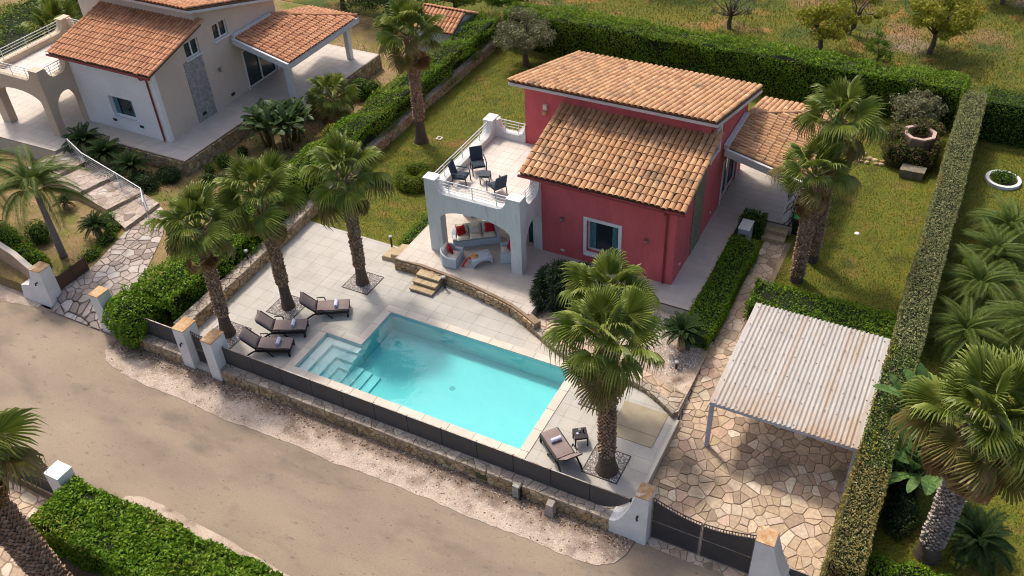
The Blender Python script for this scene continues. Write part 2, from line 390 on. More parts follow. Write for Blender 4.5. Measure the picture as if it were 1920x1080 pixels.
scatter_pebbles('road_dust_specks', [(-33,11.9),(-3,11.7),(-3,16),(-33,16)], 700, -.6, .016, M_litter, 15)
scatter_pebbles('verge_leaf_litter_loose', VERGE, 450, zv, .04, M_litter, 13)

# ------------------------------------------------------------------ pool deck
CURVE = [(-20.0,25.72),(-18.7,25.66),(-17.5,25.56),(-16.5,25.45),(-15.6,25.3),(-14.7,25.13),(-13.9,24.93),(-13.2,24.64),(-12.6,24.33),(-11.9,23.97),(-11.2,23.66),(-10.4,23.44),(-9.6,23.36),(-8.9,23.4),(-8.2,23.38),(-7.5,23.2),(-6.8,22.85),(-6.19,22.42)]
PX0, PX1, PY0, PY1 = -18.53, -10.47, 18.8, 23.06; AX0, AY1 = -20.2, 20.9; CW = .35
deck_base = MB()
deck_base.box(-25.9, 17.8, -.78, AX0-.02, 27.0, -.007); deck_base.box(AX0-.02, AY1+.02, -.78, PX0-.02, 27.0, -.0072)
deck_base.box(PX0-.02, PY1+.02, -.78, PX1+.02, 25.8, -.0071); deck_base.box(PX1+.02, 17.8, -.78, -6.06, 24, -.0069); deck_base.box(AX0-.02, 17.8, -.78, PX1+.02, PY0-.02, -.0073)
deck = struct('pool_deck', deck_base, M_grout)
DREG = [[(-25.45,17.86),(-20.56,17.86),(-20.56,26.98),(-25.7,26.98)],
        [(-20.56,AY1+CW),(-18.89,AY1+CW),(-18.89,25.6),(-20.0,25.7),(-20.0,26.98),(-20.56,26.98)],
        [(-18.89,PY1+CW),(-10.11,PY1+CW),(-10.4,23.42)]+[p for p in CURVE[1:11]][::-1],
        [(-10.11,17.86),(-6.07,17.86),(-6.07,22.4)]+[p for p in CURVE[11:]][::-1][1:],
        [(-20.56,17.86),(-10.11,17.86),(-10.11,PY0-CW),(-20.56,PY0-CW)]]
dt = []
for r in DREG: dt += tiles(r, .6, .6, .006, -20.56, 18.45)
pieces(deck, 'deck_tile', dt, M_deck, -.05, 0.0, inset=.004, drop=.002, jz=.001)
struct('deck_kerb', MB().box(-6.06, 18.2, -.78, -5.95, 22.4, .02), M_coping)
# pool shell, steps, coping, water
pool = thing('swimming_pool', 'turquoise rectangular swimming pool with step alcove at its left end', 'swimming pool', (-14.5, 21, 0))
sh = MB(); D = -.9
sh.add([(PX0,PY0,D),(PX1,PY0,D),(PX1,PY1,D),(PX0,PY1,D)], [(0,1,2,3)])
def quad(mb, a, b, z0, z1): mb.add([(*a, z0), (*b, z0), (*b, z1), (*a, z1)], [(0,1,2,3)])
for a, b in (((PX1,PY0),(PX1,PY1)), ((PX1,PY1),(PX0,PY1)), ((PX0,PY1),(PX0,AY1)), ((PX0,AY1),(AX0,AY1)), ((AX0,AY1),(AX0,PY0)), ((AX0,PY0),(PX1,PY0))): quad(sh, a, b, D-.02, .0)
sh.build('pool_basin', M_liner, pool, world=True)
for k in range(4):
    x0, y1 = AX0+.02+[0,.42,.86,1.2][k], AY1-.02-[0,.3,.72,1.05][k]; zt = [-.16,-.3,-.44,-.56][k]
    st = MB()
    if k < 3:
        x1n, y1n = AX0+.02+[.42,.86,1.2][k], AY1-.02-[.3,.72,1.05][k]
        st.box(x0, PY0+.01, D, x1n, y1, zt); st.box(x1n, y1n, D, PX0, y1, zt-.0005)
    else: st.box(x0, PY0+.01, D, PX0, y1, zt)
    st.build('pool_step', M_stepliner, pool, world=True)
for k in range(3):
    MB().box(PX0+.001+k*.38, PY0+.01, D, PX0+.38+k*.38, 20.35, -.66-.08*k).build('pool_step', M_stepliner, pool, world=True)
MB().lathe([(0,.012),(.1,.012),(.12,0)], (-14.59,21.1,D), 16).build('pool_drain', mat('grey_plastic', (.3,.45,.45), rough=.5), pool, world=True)
cop = []
def run(x0, y0, x1, y1, L=1.0):
    if x1-x0 > y1-y0:
        n = max(1, round((x1-x0)/L)); w = (x1-x0)/n; return [[(x0+i*w+.004,y0),(x0+(i+1)*w-.004,y0),(x0+(i+1)*w-.004,y1),(x0+i*w+.004,y1)] for i in range(n)]
    n = max(1, round((y1-y0)/L)); w = (y1-y0)/n; return [[(x0,y0+i*w+.004),(x1,y0+i*w+.004),(x1,y0+(i+1)*w-.004),(x0,y0+(i+1)*w-.004)] for i in range(n)]
g = .004
cop += run(AX0-CW, PY0-CW, PX1+CW, PY0-g) + run(PX1+g, PY0, PX1+CW, PY1) + run(PX0-CW, PY1+g, PX1+CW, PY1+CW) + run(PX0-CW, AY1+CW, PX0-g, PY1) + run(AX0-CW, AY1+g, PX0-g, AY1+CW-g) + run(AX0-CW, PY0, AX0-g, AY1)
pieces(pool, 'coping_stone', cop, M_coping, -.06, .03, inset=.008, drop=.008, jz=.001)
wm = bpy.data.materials.new('pool_water'); wm.use_nodes = True; n_ = wm.node_tree.nodes; l_ = wm.node_tree.links; n_.remove(n_['Principled BSDF'])
tr = n_.new('ShaderNodeBsdfTransparent'); tr.inputs[0].default_value = (.97, 1, 1, 1)
gl = n_.new('ShaderNodeBsdfGlossy'); gl.inputs['Roughness'].default_value = .04
fr = n_.new('ShaderNodeFresnel'); fr.inputs[0].default_value = 1.33; mxs = n_.new('ShaderNodeMixShader')
tn = n_.new('ShaderNodeTexNoise'); tn.inputs['Scale'].default_value = 1.6; tn.inputs['Detail'].default_value = 3
ge = n_.new('ShaderNodeNewGeometry'); l_.new(ge.outputs['Position'], tn.inputs['Vector'])
bp = n_.new('ShaderNodeBump'); bp.inputs['Strength'].default_value = .3; bp.inputs['Distance'].default_value = .1
l_.new(tn.outputs[0], bp.inputs['Height']); l_.new(bp.outputs[0], gl.inputs['Normal']); l_.new(bp.outputs[0], fr.inputs['Normal'])
l_.new(fr.outputs[0], mxs.inputs[0]); l_.new(tr.outputs[0], mxs.inputs[1]); l_.new(gl.outputs[0], mxs.inputs[2]); l_.new(mxs.outputs[0], n_['Material Output'].inputs[0])
va = n_.new('ShaderNodeVolumeAbsorption'); va.inputs[0].default_value = (.0, .8, .83, 1); va.inputs[1].default_value = .72; l_.new(va.outputs[0], n_['Material Output'].inputs['Volume'])
g3 = .003; wt = MB().prism([(AX0-g3,PY0-g3),(PX1+g3,PY0-g3),(PX1+g3,PY1+g3),(PX0-g3,PY1+g3),(PX0-g3,AY1+g3),(AX0-g3,AY1+g3)], D-.04, -.06)
wt.build('water', wm, pool, world=True)

# gravel squares round the palms on the deck
def palm_square(x0, y0, x1, y1, label, seed):
    t = thing('palm_gravel_bed', label, 'gravel bed', ((x0+x1)/2, (y0+y1)/2, 0), group='gravel squares round the deck palms')
    MB().box(x0, y0, -.02, x1, y1, .012).build('gravel_base', M_bedbase, t, world=True)
    fr_ = MB()
    for a in ((x0-.03,y0-.03,x1+.03,y0),(x0-.03,y1,x1+.03,y1+.03),(x0-.03,y0,x0,y1),(x1,y0,x1+.03,y1)): fr_.box(a[0],a[1],-.02,a[2],a[3],.022)
    fr_.build('metal_edging', M_black, t, world=True)
    mb = MB(); rn = random.Random(seed)
    o = scatter_pebbles('pebbles', [(x0,y0),(x1,y0),(x1,y1),(x0,y1)], 900, .012, .026, M_pebble2, seed, t); o.location = -ORG[t.name]
palm_square(-24.55,18.55,-23.2,19.8, 'gravel square round the palm nearest the small white gate', 21)
palm_square(-23.3,20.95,-22.05,22.2, 'gravel square round the palm between the other two by the loungers', 22)
palm_square(-21.35,23.6,-20.1,24.85, 'gravel square round the palm nearest the stone steps', 23)
palm_square(-8.13,18.85,-6.9,20.13, 'gravel square round the palm beside the single lounger', 24)
palm_square(-9.5,21.64,-8.3,22.82, 'gravel square half hidden behind the foreground palm trunk', 25)
pad = thing('stone_pad', 'worn tan stone pad beside the driveway edge of the deck', 'pad', (-7.2,21.7,0))
for k, (a, b) in enumerate(((20.78,21.31),(21.312,22.03),(22.032,22.5))): MB().box(-8.02,a,0,-6.38,b,.02+.012*(k==1)).build('slab', M_pad, pad, world=True)

# ------------------------------------------------------------------ driveway and paths
def zflag(o): return lambda x, y: zdrive(x, y)+o
ddeep = MB().add([(-5.95,17.4,-.607),(.15,17.4,-.607),(.15,25.4,-.007),(-5.95,25.4,-.007),(.15,30,-.007),(-6.1,30,-.007)], [(0,1,2,3),(3,2,4,5)])
drive = struct('driveway', ddeep, M_mortar)
DRV = [(-5.94,17.42),(.1,17.42),(.1,28.6),(-5.2,28.6),(-5.2,34.2),(-6.1,34.2),(-6.1,23),(-5.94,22.4)]
struct('path_base', MB().box(-6.12,25.4,-.05,-5.0,34.3,.003).box(-5.0,25.4,-.05,.12,28.7,.0034), M_mortar)
pieces(drive, 'flagstone', voronoi(DRV, .29, .3, .024, 5, jit=.52, drop=.3), M_flag, lambda x, y: zdrive(x, y)-.06, zflag(.016), inset=.015, drop=.01, jz=.012, seed=5)
BED = [(-13.0,24.5)]+[(x+.1, y+.3) for x, y in CURVE[8:]]+[(-6.1,26.7),(-7.2,27.6),(-13.0,27.6)]
bed = struct('planting_bed', MB().prism(BED, -.7, .12), M_gravel)
scatter_pebbles('bed_pebbles', [(-12.8,25.6),(-7,24.2),(-6.3,25),(-6.3,26.5),(-7.3,27.4),(-12.9,27.4)], 4500, .12, .03, M_pebble2, 31)
pieces(bed, 'flagstone', [p for p in voronoi([(-13.0,24.4)]+[(x, y+.35) for x, y in CURVE[8:]]+[(-6.15,23.6),(-8.2,24.2),(-9.8,24.5),(-11.6,25.2),(-12.7,25.9)], .36, .36, .03, 9, jit=.5, drop=.28)], M_flag, .1, .155, inset=.03, drop=.012, jz=.006, seed=9)
# left garden path with its broad steps
lp = struct('garden_path', MB().prism([(-32.4,17.45),(-28.4,17.45),(-29.4,20),(-31.2,23.2),(-32.2,24.6),(-33.1,25.0),(-33.1,22.7),(-32.45,20.3)], -.7, lambda x, y: -.67+.6*max(0, min(1, (y-17.4)/1.0))), M_mortar)
zlp = lambda x, y: -.6+.6*max(0, min(1, (y-17.4)/1.0))
pieces(lp, 'flagstone', voronoi([(-32.4,17.5),(-28.5,17.5),(-29.5,20),(-31.2,23.2),(-32.2,24.6),(-33.05,25.0),(-33.05,22.7),(-32.45,20.3)], .35, .35, .03, 15, jit=.5, drop=.28), M_flag2, lambda x, y: zlp(x, y)-.05, lambda x, y: zlp(x, y)+.014, inset=.03, drop=.014, jz=.008, seed=15)
RIS = [((-33.05,22.75),(-33.05,25.0)),((-34.75,23.35),(-34.3,25.3)),((-36.9,23.75),(-36.4,25.7)),((-39.0,24.0),(-38.5,26.0)),((-40.9,24.1),(-40.5,26.1))]
for k in range(4):
    (a, b), (c, d) = RIS[k], RIS[k+1]; z = .17*(k+1)
    s_ = struct('path_step', MB().prism([a, b, d, c], -.5, z), M_step)
    pieces(s_, 'flagstone', voronoi([a, b, d, c], .35, .35, .03, 40+k, jit=.5, drop=.28), M_flag2, z-.05, z+.016, inset=.03, drop=.014, jz=.006, seed=40+k)
np_ = struct('near_path', MB().prism([(-40,3),(-20.8,3),(-21.6,7.6),(-22.8,9.5),(-24.2,10.3),(-40,10.3)], -.75, -.6), M_mortar)
pieces(np_, 'flagstone', voronoi([(-32,5),(-21.0,5),(-21.6,7.6),(-22.8,9.5),(-24.2,10.25),(-32,10.25)], .37, .37, .032, 19, jit=.5, drop=.28), M_flag, -.65, -.588, inset=.03, drop=.014, jz=.008, seed=19, limit=150)

# ------------------------------------------------------------------ house terraces (raised)
T1, T2 = .55, .85
TER1 = [(-19.9,25.62)]+[(x+.03, y+.12) for x, y in CURVE[1:8]]+[(-13.02,24.7),(-13.05,27.6),(-7.36,27.6),(-7.36,34.8),(-5.2,34.8),(-5.2,41.2),(-19.9,41.2)]
t1 = struct('house_terrace', MB().prism(TER1, -.7, T1-.005), M_tgrout)
pieces(t1, 'terrace_tile', [p for p in tiles(TER1, .45, .45, .012, -14, 27, radians(0))], M_terrace, T1-.06, T1, inset=.006, drop=.004, jz=.001, seed=2)
TER2 = [(-52,25.3),(-40.6,25.7),(-40.3,27.6),(-33.65,27.7),(-33.5,34.6),(-31.4,34.6),(-31.3,41.6),(-52,41.6)]
t2 = struct('neighbour_terrace', MB().prism(TER2, -.7, T2-.005), M_tgrout)
pieces(t2, 'terrace_tile', tiles(TER2, .5, .5, .012, -40, 27), M_terrace, T2-.06, T2, inset=.006, drop=.004, jz=.001, seed=3)

# ------------------------------------------------------------------ stone walls
def stone_wall(label, path, thick, z0, z1, face_w=.26, face_h=.17, out=1, caps=True, seed=1, limit=300, capw=.0, rough=.05):
    c = path[len(path)//2]; t = thing('stone_wall', label, 'stone wall', (c[0], c[1], z0))
    wall_band(path, thick, z0-.1, z1-.06 if caps else z1).build('mortar_core', M_mortar, t, world=True)
    f, L = strip_map(path)
    pol = voronoi([(0, z0), (L, z0), (L, z1-.07), (0, z1-.07)], face_w, face_h, .02, seed, jit=.38, drop=.1)
    pieces(t, 'stone', pol, M_wstone, -.03, rough, inset=.03, drop=.02, fmap=f, jz=.02, seed=seed, limit=limit)
    if caps:
        g_, L2 = strip_map(offset(path, 0))
        caps_ = voronoi([(0, -.05), (L2, -.05), (L2, thick+.03), (0, thick+.03)], .34, .26, .012, seed+3, jit=.42, drop=.2)
        def cm(s, d, h): q = g_(s, 0, -d); return (q[0], q[1], h)
        pieces(t, 'cap_stone', caps_, M_capstone, z1-.09, z1, inset=.015, drop=.012, fmap=cm, jz=.01, seed=seed+1, limit=limit)
    return t
stone_wall('low stone wall under the dark fence along the pool side of the road', [(-22.75,17.45),(-18,17.45),(-12,17.45),(-6.5,17.45)], .5, -.6, 0.02, seed=51, capw=.3)
stone_wall('short stone wall under the dark fence left of the small gate', [(-27.9,17.45),(-26.3,17.45),(-24.75,17.45)], .5, -.6, 0.02, seed=52)
stone_wall('long stone garden wall between the deck, lawn and left hedge', [(-26.1,46.4),(-26.08,38),(-25.95,32),(-25.6,26.8),(-25.35,22),(-25.25,18.3)][::-1], .5, 0, .6, seed=53, face_w=.3, face_h=.2)
stone_wall('curved stone retaining wall along the front of the house terrace', [(x, y) for x, y in [(-19.95,25.6)]+CURVE[1:9]], .3, 0, .545, seed=54, caps=False, face_w=.24, face_h=.2)
stone_wall('low curved stone border between the planting bed and pool deck', CURVE[8:], .22, 0, .26, seed=55, face_w=.26, face_h=.13)
stone_wall('stone retaining wall under the neighbouring terrace edge', [(-40.2,27.55),(-33.65,27.66),(-33.45,34.5)], .25, -.05, .83, seed=56, caps=False, face_w=.34, face_h=.22)

stone_wall('stone retaining wall under the outer edge of the neighbouring porch', [(-33.4,34.55),(-31.35,34.55),(-31.22,41.6)], .2, -.05, .83, seed=57, caps=False, face_w=.36, face_h=.24)

# ------------------------------------------------------------------ fences, pillars, gates
M_fence = M_panel
def fence(label, x0, x1, n, cut_right=None):
    t = thing('panel_fence', label, 'fence', (x0, 17.8, 0)); w = (x1-x0)/n
    for i in range(n):
        a, b = x0+i*w+.012, x0+(i+1)*w-.012; mb = MB()
        if cut_right and i == n-1:
            zs = [(a, .0)]+[(a+(b-a)*k/8, 0.0+.78*(k/8)**2.6) for k in range(1, 9)]
            for k in range(8):
                (xa, za), (xb, zb) = zs[k], zs[k+1]; ta, tb = .9, .9
                mb.hexa([(xa,17.785,za+.01),(xb,17.785,zb+.01),(xb,17.815,zb+.01),(xa,17.815,za+.01),(xa,17.785,ta),(xb,17.785,tb),(xb,17.815,tb),(xa,17.815,ta)])
        else: mb.box(a, 17.785, .03, b, 17.815, .9)
        mb.build('fence_panel', M_fence, t, world=True)
        MB().box(a, 17.78, .9, b, 17.82, .915).build('top_rail', M_galv, t, world=True)
    for i in range(n+1):
        MB().box(x0+i*w-.02, 17.815, 0.0, x0+i*w+.02, 17.86, .9).build('fence_post', M_black, t, world=True)
fence('dark panelled metal fence on the stone wall along the swimming pool', -22.75, -6.0, 12, True)
fence('short dark metal fence left of the small gate beside the bush', -27.6, -24.75, 2)

def pillar(label, prof, y0, y1, z0, lamp=None, rust=True):
    """prof: outline in (x, z), ccw"""
    xs = [p[0] for p in prof]; t = thing('gate_pillar', label, 'gate pillar', (sum(xs)/len(xs), (y0+y1)/2, z0), group='white gate pillars')
    n = len(prof); vs = [(x, y0, z) for x, z in prof]+[(x, y1, z) for x, z in prof]
    MB().add(vs, [tuple(range(n)), tuple(range(n, 2*n))[::-1]]+[(i, i+n, (i+1) % n+n, (i+1) % n) for i in range(n)]).build('column', M_white, t, world=True)
    zt = max(p[1] for p in prof); tx = [p[0] for p in prof if p[1] > zt-.01]
    MB().box(min(tx)-.01, y0-.01, zt-.01, max(tx)+.01, y1+.01, zt+.025).build('top_slab', M_rust if rust else M_white, t, world=True)
    if lamp:
        lx, lz = lamp; MB().tube([(lx, y0, lz), (lx, y0-.1, lz), (lx+.03, y0-.12, lz-.08)], .035, 8).build('door_bell', M_black, t, world=True)
    return t
def sweep(x_out, x_in, x_end, ztop, zlow, z0):
    """pillar whose outer side sweeps down in a concave curve from x_in (top) to x_out"""
    c = [(x_in+(x_out-x_in)*(k/8), zlow+(ztop-zlow)*(1-k/8)**2.2) for k in range(1, 9)]
    p = [(x_out, z0), (x_end, z0), (x_end, ztop), (x_in, ztop)]+c
    return p if x_end > x_out else p[::-1]
pillar('white pillar with concave shoulder between the pool fence and the driveway gate', sweep(-6.55,-5.72,-5.28,1.68,.02,-.6), 17.39, 17.98, -.6, (-5.6, .75))
pillar('white pillar with concave shoulder at the bottom edge, right of the driveway gate', sweep(-.55,-1.45,-1.98,1.68,-.02,-.6), 17.39, 17.98, -.6)
pillar('square white pillar with a doorbell on the left of the small gate', [(-24.75,-.6),(-24.2,-.6),(-24.2,1.4),(-24.75,1.4)], 17.42, 18.15, -.6, (-24.45, .75))
pillar('square white pillar on the right of the small gate', [(-23.25,-.6),(-22.74,-.6),(-22.74,1.4),(-23.25,1.4)], 17.35, 18.1, -.6)
pillar('white pillar left of the open entrance to the neighbouring stone path', sweep(-34.3,-33.35,-32.4,1.4,.2,-.6)[:2]+[(-32.4,1.4),(-33.0,1.4),(-33.15,.9),(-33.5,.4),(-34.1,.2)], 17.7, 18.3, -.6, (-32.8, .75))
pillar('white pillar half hidden by the rounded bush, right of the neighbouring path', [(-29.35,-.6),(-28.0,-.6),(-28.05,.0),(-28.5,.25),(-28.75,.7),(-28.85,1.4),(-29.35,1.4)], 17.55, 18.15, -.6)
pillar('plain white pillar beside the near hedge at the lower left corner', [(-23.75,-.6),(-23.1,-.6),(-23.1,1.2),(-23.75,1.2)], 10.25, 10.85, -.6, None, False)
MB_ = MB().box(-24.2,17.5,-.72,-23.25,18.6,-.42); tag(MB_.build('door_step', M_coping), 'pale concrete step between the two small gate pillars', 'step')
MB().box(0,0,0,0,0,0)
def gate(label, x0, x1, y, z0, ztop, leaves, bars=True, dark=M_panel2, flip=1, dip=.4):
    """each leaf: frame, two panels, dipping picket band along its top"""
    t = thing('metal_gate', label, 'gate', (x0, y, z0)); w = (x1-x0)/leaves; W = x1-x0
    zc = lambda x: ztop-dip*sin(pi*min(1, max(0, (x-x0)/W)))**1.0*(.9)
    zm = z0+(ztop-z0)*.5-.1
    for k in range(leaves):
        a, b = x0+k*w+.03, x0+(k+1)*w-.03; N = 12
        lo = MB().box(a, y-.015, z0+.08, b, y+.015, zm-.02); lo.build('lower_panel', dark, t, world=True)
        up = MB(); band = MB(); N = 14
        for i in range(N):
            xa, xb = a+(b-a)*i/N, a+(b-a)*(i+1)/N; za, zb = zc(xa)-.14, zc(xb)-.14
            up.hexa([(xa,y-.015,zm+.02),(xb,y-.015,zm+.02),(xb,y+.015,zm+.02),(xa,y+.015,zm+.02),(xa,y-.015,za),(xb,y-.015,zb),(xb,y+.015,zb),(xa,y+.015,za)])
            band.tube([(xa,y,zc(xa)),(xb,y,zc(xb))], .018, 5)
        up.build('upper_panel', dark, t, world=True); band.build('top_bar', M_black, t, world=True)
        pk = MB(); n = int((b-a)/.085)
        for i in range(n+1):
            x = a+(b-a)*i/n; pk.box(x-.009, y-.009, zc(x)-.14, x+.009, y+.009, zc(x))
        pk.build('pickets', M_black, t, world=True)
        fr = MB()
        for x in (a, b): fr.box(x-.022, y-.024, z0+.03, x+.022, y+.024, zc(x)-.0)
        fr.box(a+.022, y-.022, zm-.02, b-.022, y+.022, zm+.02); fr.box(a+.022, y-.022, z0+.03, b-.022, y+.022, z0+.08)
        fr.build('leaf_frame', M_galv, t, world=True)
    return t
gate('dark two-leaf driveway gate with a dipping picketed top', -5.27, -1.99, 17.75, -.56, 1.45, 2)
gate('narrow dark garden gate between the two square white pillars', -24.19, -23.26, 17.75, -.42, 1.2, 1, dip=.08)
gate('dark gate with bright picket bands at the lower left corner', -29.6, -23.76, 10.5, -.56, 1.25, 2)
rf = thing('panel_fence', 'short dark fence panel right of the driveway gate at the bottom edge', 'fence', (-.8,17.8,0))
MB().box(-.9,17.785,-.5,.3,17.815,.45).build('fence_panel', M_fence, rf, world=True); MB().box(-.9,17.78,.45,.3,17.82,.465).build('top_rail', M_galv, rf, world=True)
# curved tan boundary wall of the neighbour, left edge
M_tan = mat('tan_render', (.4,.28,.18), (.34,.23,.15), rough=.9, scale=2)
tw = [(-41,18.9),(-38.5,18.85),(-36.7,18.75),(-35.2,18.5),(-34.0,18.15),(-33.2,17.95)]
tf = thing('boundary_screen', 'low curved tan boundary screen at the left edge by the road', 'boundary wall', (-36.7,18.7,-.6))
wall_band(tw, .18, -.2, [1.0,1.0,.95,.9,.95,1.0]).build('screen', M_tan, tf, world=True)
wall_band(offset(tw, -.05), .28, [1]*0 or -.7, -.15).build('plinth', M_wcap, tf, world=True)
wall_band(offset(tw, -.03), .24, .89, [1.04,1.04,.99,.94,.99,1.04]).build('coping', M_terrace, tf, world=True)
bg_ = thing('open_gate', 'dark brown gate leaf standing open behind the neighbouring left pillar', 'gate', (-32.4,18.3,-.5))
mb = MB()
for z in (-.45,.1,.65): mb.box(-32.42,18.3,z,-32.38,19.9,z+.06)
for y in (18.32,19.1,19.85): mb.box(-32.43,y,-.5,-32.37,y+.05,.75)
mb.build('leaf_frame', mat('brown_metal', (.09,.05,.03), rough=.6), bg_, world=True)
MB().box(-32.405,18.35,-.4,-32.395,19.85,.65).build('leaf_panel', mat('brown_metal', (0,0,0)), bg_, world=True)

# utility boxes by the wall
cab = thing('meter_cabinet', 'small grey meter cabinet set into the roadside stone wall', 'cabinet', (-9.8,17.35,-.6))
MB().box(-10.0,17.28,-.6,-9.75,17.5,.0).build('body', mat('grey_metal', (.42,.44,.4), (.25,.25,.22), scale=12), cab, world=True)
MB().box(-9.745,17.24,-.62,-9.69,17.5,.05).build('door', M_black, cab, world=True)
st = MB(); st.hexa([(-8.72,17.05,-.6),(-8.38,17.05,-.6),(-8.38,17.32,-.6),(-8.72,17.32,-.6),(-8.66,17.1,-.05),(-8.42,17.1,-.05),(-8.42,17.32,.02),(-8.66,17.32,.02)])
tag(st.build('concrete_marker', mat('concrete', (.36,.31,.27), (.3,.25,.21), scale=5, bump=.3)), 'grey concrete marker post against the roadside stone wall', 'marker')
vt = MB().box(-11.45,17.37,-.42,-11.05,17.42,-.18); tag(vt.build('wall_vent', mat('olive_metal', (.07,.07,.04))), 'dark rectangular vent cover in the roadside wall below the pool corner', 'vent')

# ------------------------------------------------------------------ houses
TILEPAL = [(.33,.17,.085),(.43,.235,.115),(.5,.285,.145),(.46,.25,.125),(.54,.33,.18),(.4,.22,.115),(.48,.29,.155)]
M_tile = mat('clay_tile', (.5,.25,.1), pal=TILEPAL, rough=.85, rnd=.13, fine=.16, fscale=16, bump=.2, bscale=30, stain=[((.19,.13,.085), 1.3, .57, .78), ((.3,.24,.15), 3.5, .62, .76)])
M_tile2 = mat('clay_tile_red', (.5,.2,.09), pal=[(.4,.18,.09),(.48,.235,.12),(.44,.2,.105),(.53,.28,.15),(.38,.17,.09)], rough=.85, rnd=.1, fine=.12, fscale=16, stain=[((.22,.13,.08), 1.6, .6, .8)])
M_under = mat('roof_channel', (.17,.09,.05), (.12,.07,.045), rough=.95, scale=3)
M_fascia = mat('fascia_paint', (.62,.62,.62), (.52,.52,.51), rough=.8, scale=2)
M_glass = mat('window_glass', (.02,.035,.04), rough=.08, spec=.8)
M_curtain = mat('teal_curtain', (.12,.26,.28), (.08,.19,.21), rough=.9, scale=9)
M_strip = mat('stone_cladding', (.26,.25,.24), (.36,.34,.32), rough=.9, scale=5, fine=.25, fscale=12, bump=.5)
M_strip1 = mat('olive_cladding', (.17,.16,.1), (.23,.2,.14), rough=.9, scale=5, fine=.25, fscale=12, bump=.5)

def tile_mesh(name='roof_tile', L=.47, r0=.122, r1=.102, n=6):
    """tapered half-round clay tile, lower end at the origin, running up +Y"""
    mb = MB(); vs = []
    for y, r in ((0, r0), (L, r1)):
        for t in (0, .018):
            vs += [(-(r-t)*cos(pi*k/n), y, (r-t)*sin(pi*k/n)*.85) for k in range(n+1)]
    N = n+1; fs = [(k, k+1, 2*N+k+1, 2*N+k) for k in range(n)]+[(N+k+1, k+1, k, N+k) for k in range(n)]
    mb.add(vs, fs); mb.smooth = False; return mb.mesh(name)
TILE_ME = {}
def roof_plane(roof, stuff, O, U, V, W, Lg, pitch, rowp, m, singles, ph=0.0, inside=None, seed=0):
    """tiles on a plane: origin O at the lower-left eave, U across, V up the slope"""
    rn = random.Random(seed); O, U, V = Vector(O), Vector(U).normalized(), Vector(V).normalized(); Nn = U.cross(V)
    me = TILE_ME.get(m.name)
    if me is None: me = TILE_ME[m.name] = tile_mesh(); me.materials.append(m)
    cols = int(W/pitch); rows = int(math.ceil(Lg/rowp-.2)); p = W/cols
    for i in range(cols):
        for j in range(rows):
            u, v = (i+.5)*p, j*rowp-.05+rn.uniform(-.012, .012)
            if inside and not inside(u, v+.2): continue
            tilt = -.045+rn.uniform(-.012, .012); slip = rn.random() < .05; a = rn.uniform(-.1, .1) if slip else rn.uniform(-.025, .025); v -= .05*slip
            Vt = (V*cos(tilt)+Nn*sin(tilt)); Nt = U.cross(Vt); R = Matrix([[U[k], Vt[k], Nt[k]] for k in range(3)])
            R = R @ Matrix.Rotation(a, 3, 'Z'); pos = O+U*u+V*v+Nn*(.045+rn.uniform(-.004, .006))
            if singles:
                o = bpy.data.objects.new('roof_tile', me); COL.objects.link(o); o.parent = roof
                o.matrix_local = Matrix.Translation(pos) @ R.to_4x4()
            else: stuff.add([pos+R @ vv.co for vv in me.vertices], [tuple(pl.vertices) for pl in me.polygons])
def wallx(mb, y0, y1, xs, z0, ztop, openings=()):
    """wall running along x between xs[0]..xs[1]; openings (xa, xb, za, zb)"""
    br = sorted({xs[0], xs[1], *[o[0] for o in openings], *[o[1] for o in openings]})
    for a, b in zip(br[:-1], br[1:]):
        op = sorted([(o[2], o[3]) for o in openings if o[0] <= a+1e-6 and o[1] >= b-1e-6]); z = z0
        for za, zb in op: mb.box(a, y0, z, b, y1, za); z = zb
        mb.hexa([(a,y0,z),(b,y0,z),(b,y1,z),(a,y1,z),(a,y0,ztop(y0)),(b,y0,ztop(y0)),(b,y1,ztop(y1)),(a,y1,ztop(y1))])
def wally(mb, x0, x1, ys, z0, ztop, openings=()):
    br = sorted({ys[0], ys[1], *[o[0] for o in openings], *[o[1] for o in openings]})
    for a, b in zip(br[:-1], br[1:]):
        op = sorted([(o[2], o[3]) for o in openings if o[0] <= a+1e-6 and o[1] >= b-1e-6]); z = z0
        for za, zb in op: mb.box(x0, a, z, x1, b, za); z = zb
        mb.hexa([(x0,a,z),(x1,a,z),(x1,b,z),(x0,b,z),(x0,a,ztop(a)),(x1,a,ztop(a)),(x1,b,ztop(b)),(x0,b,ztop(b))])
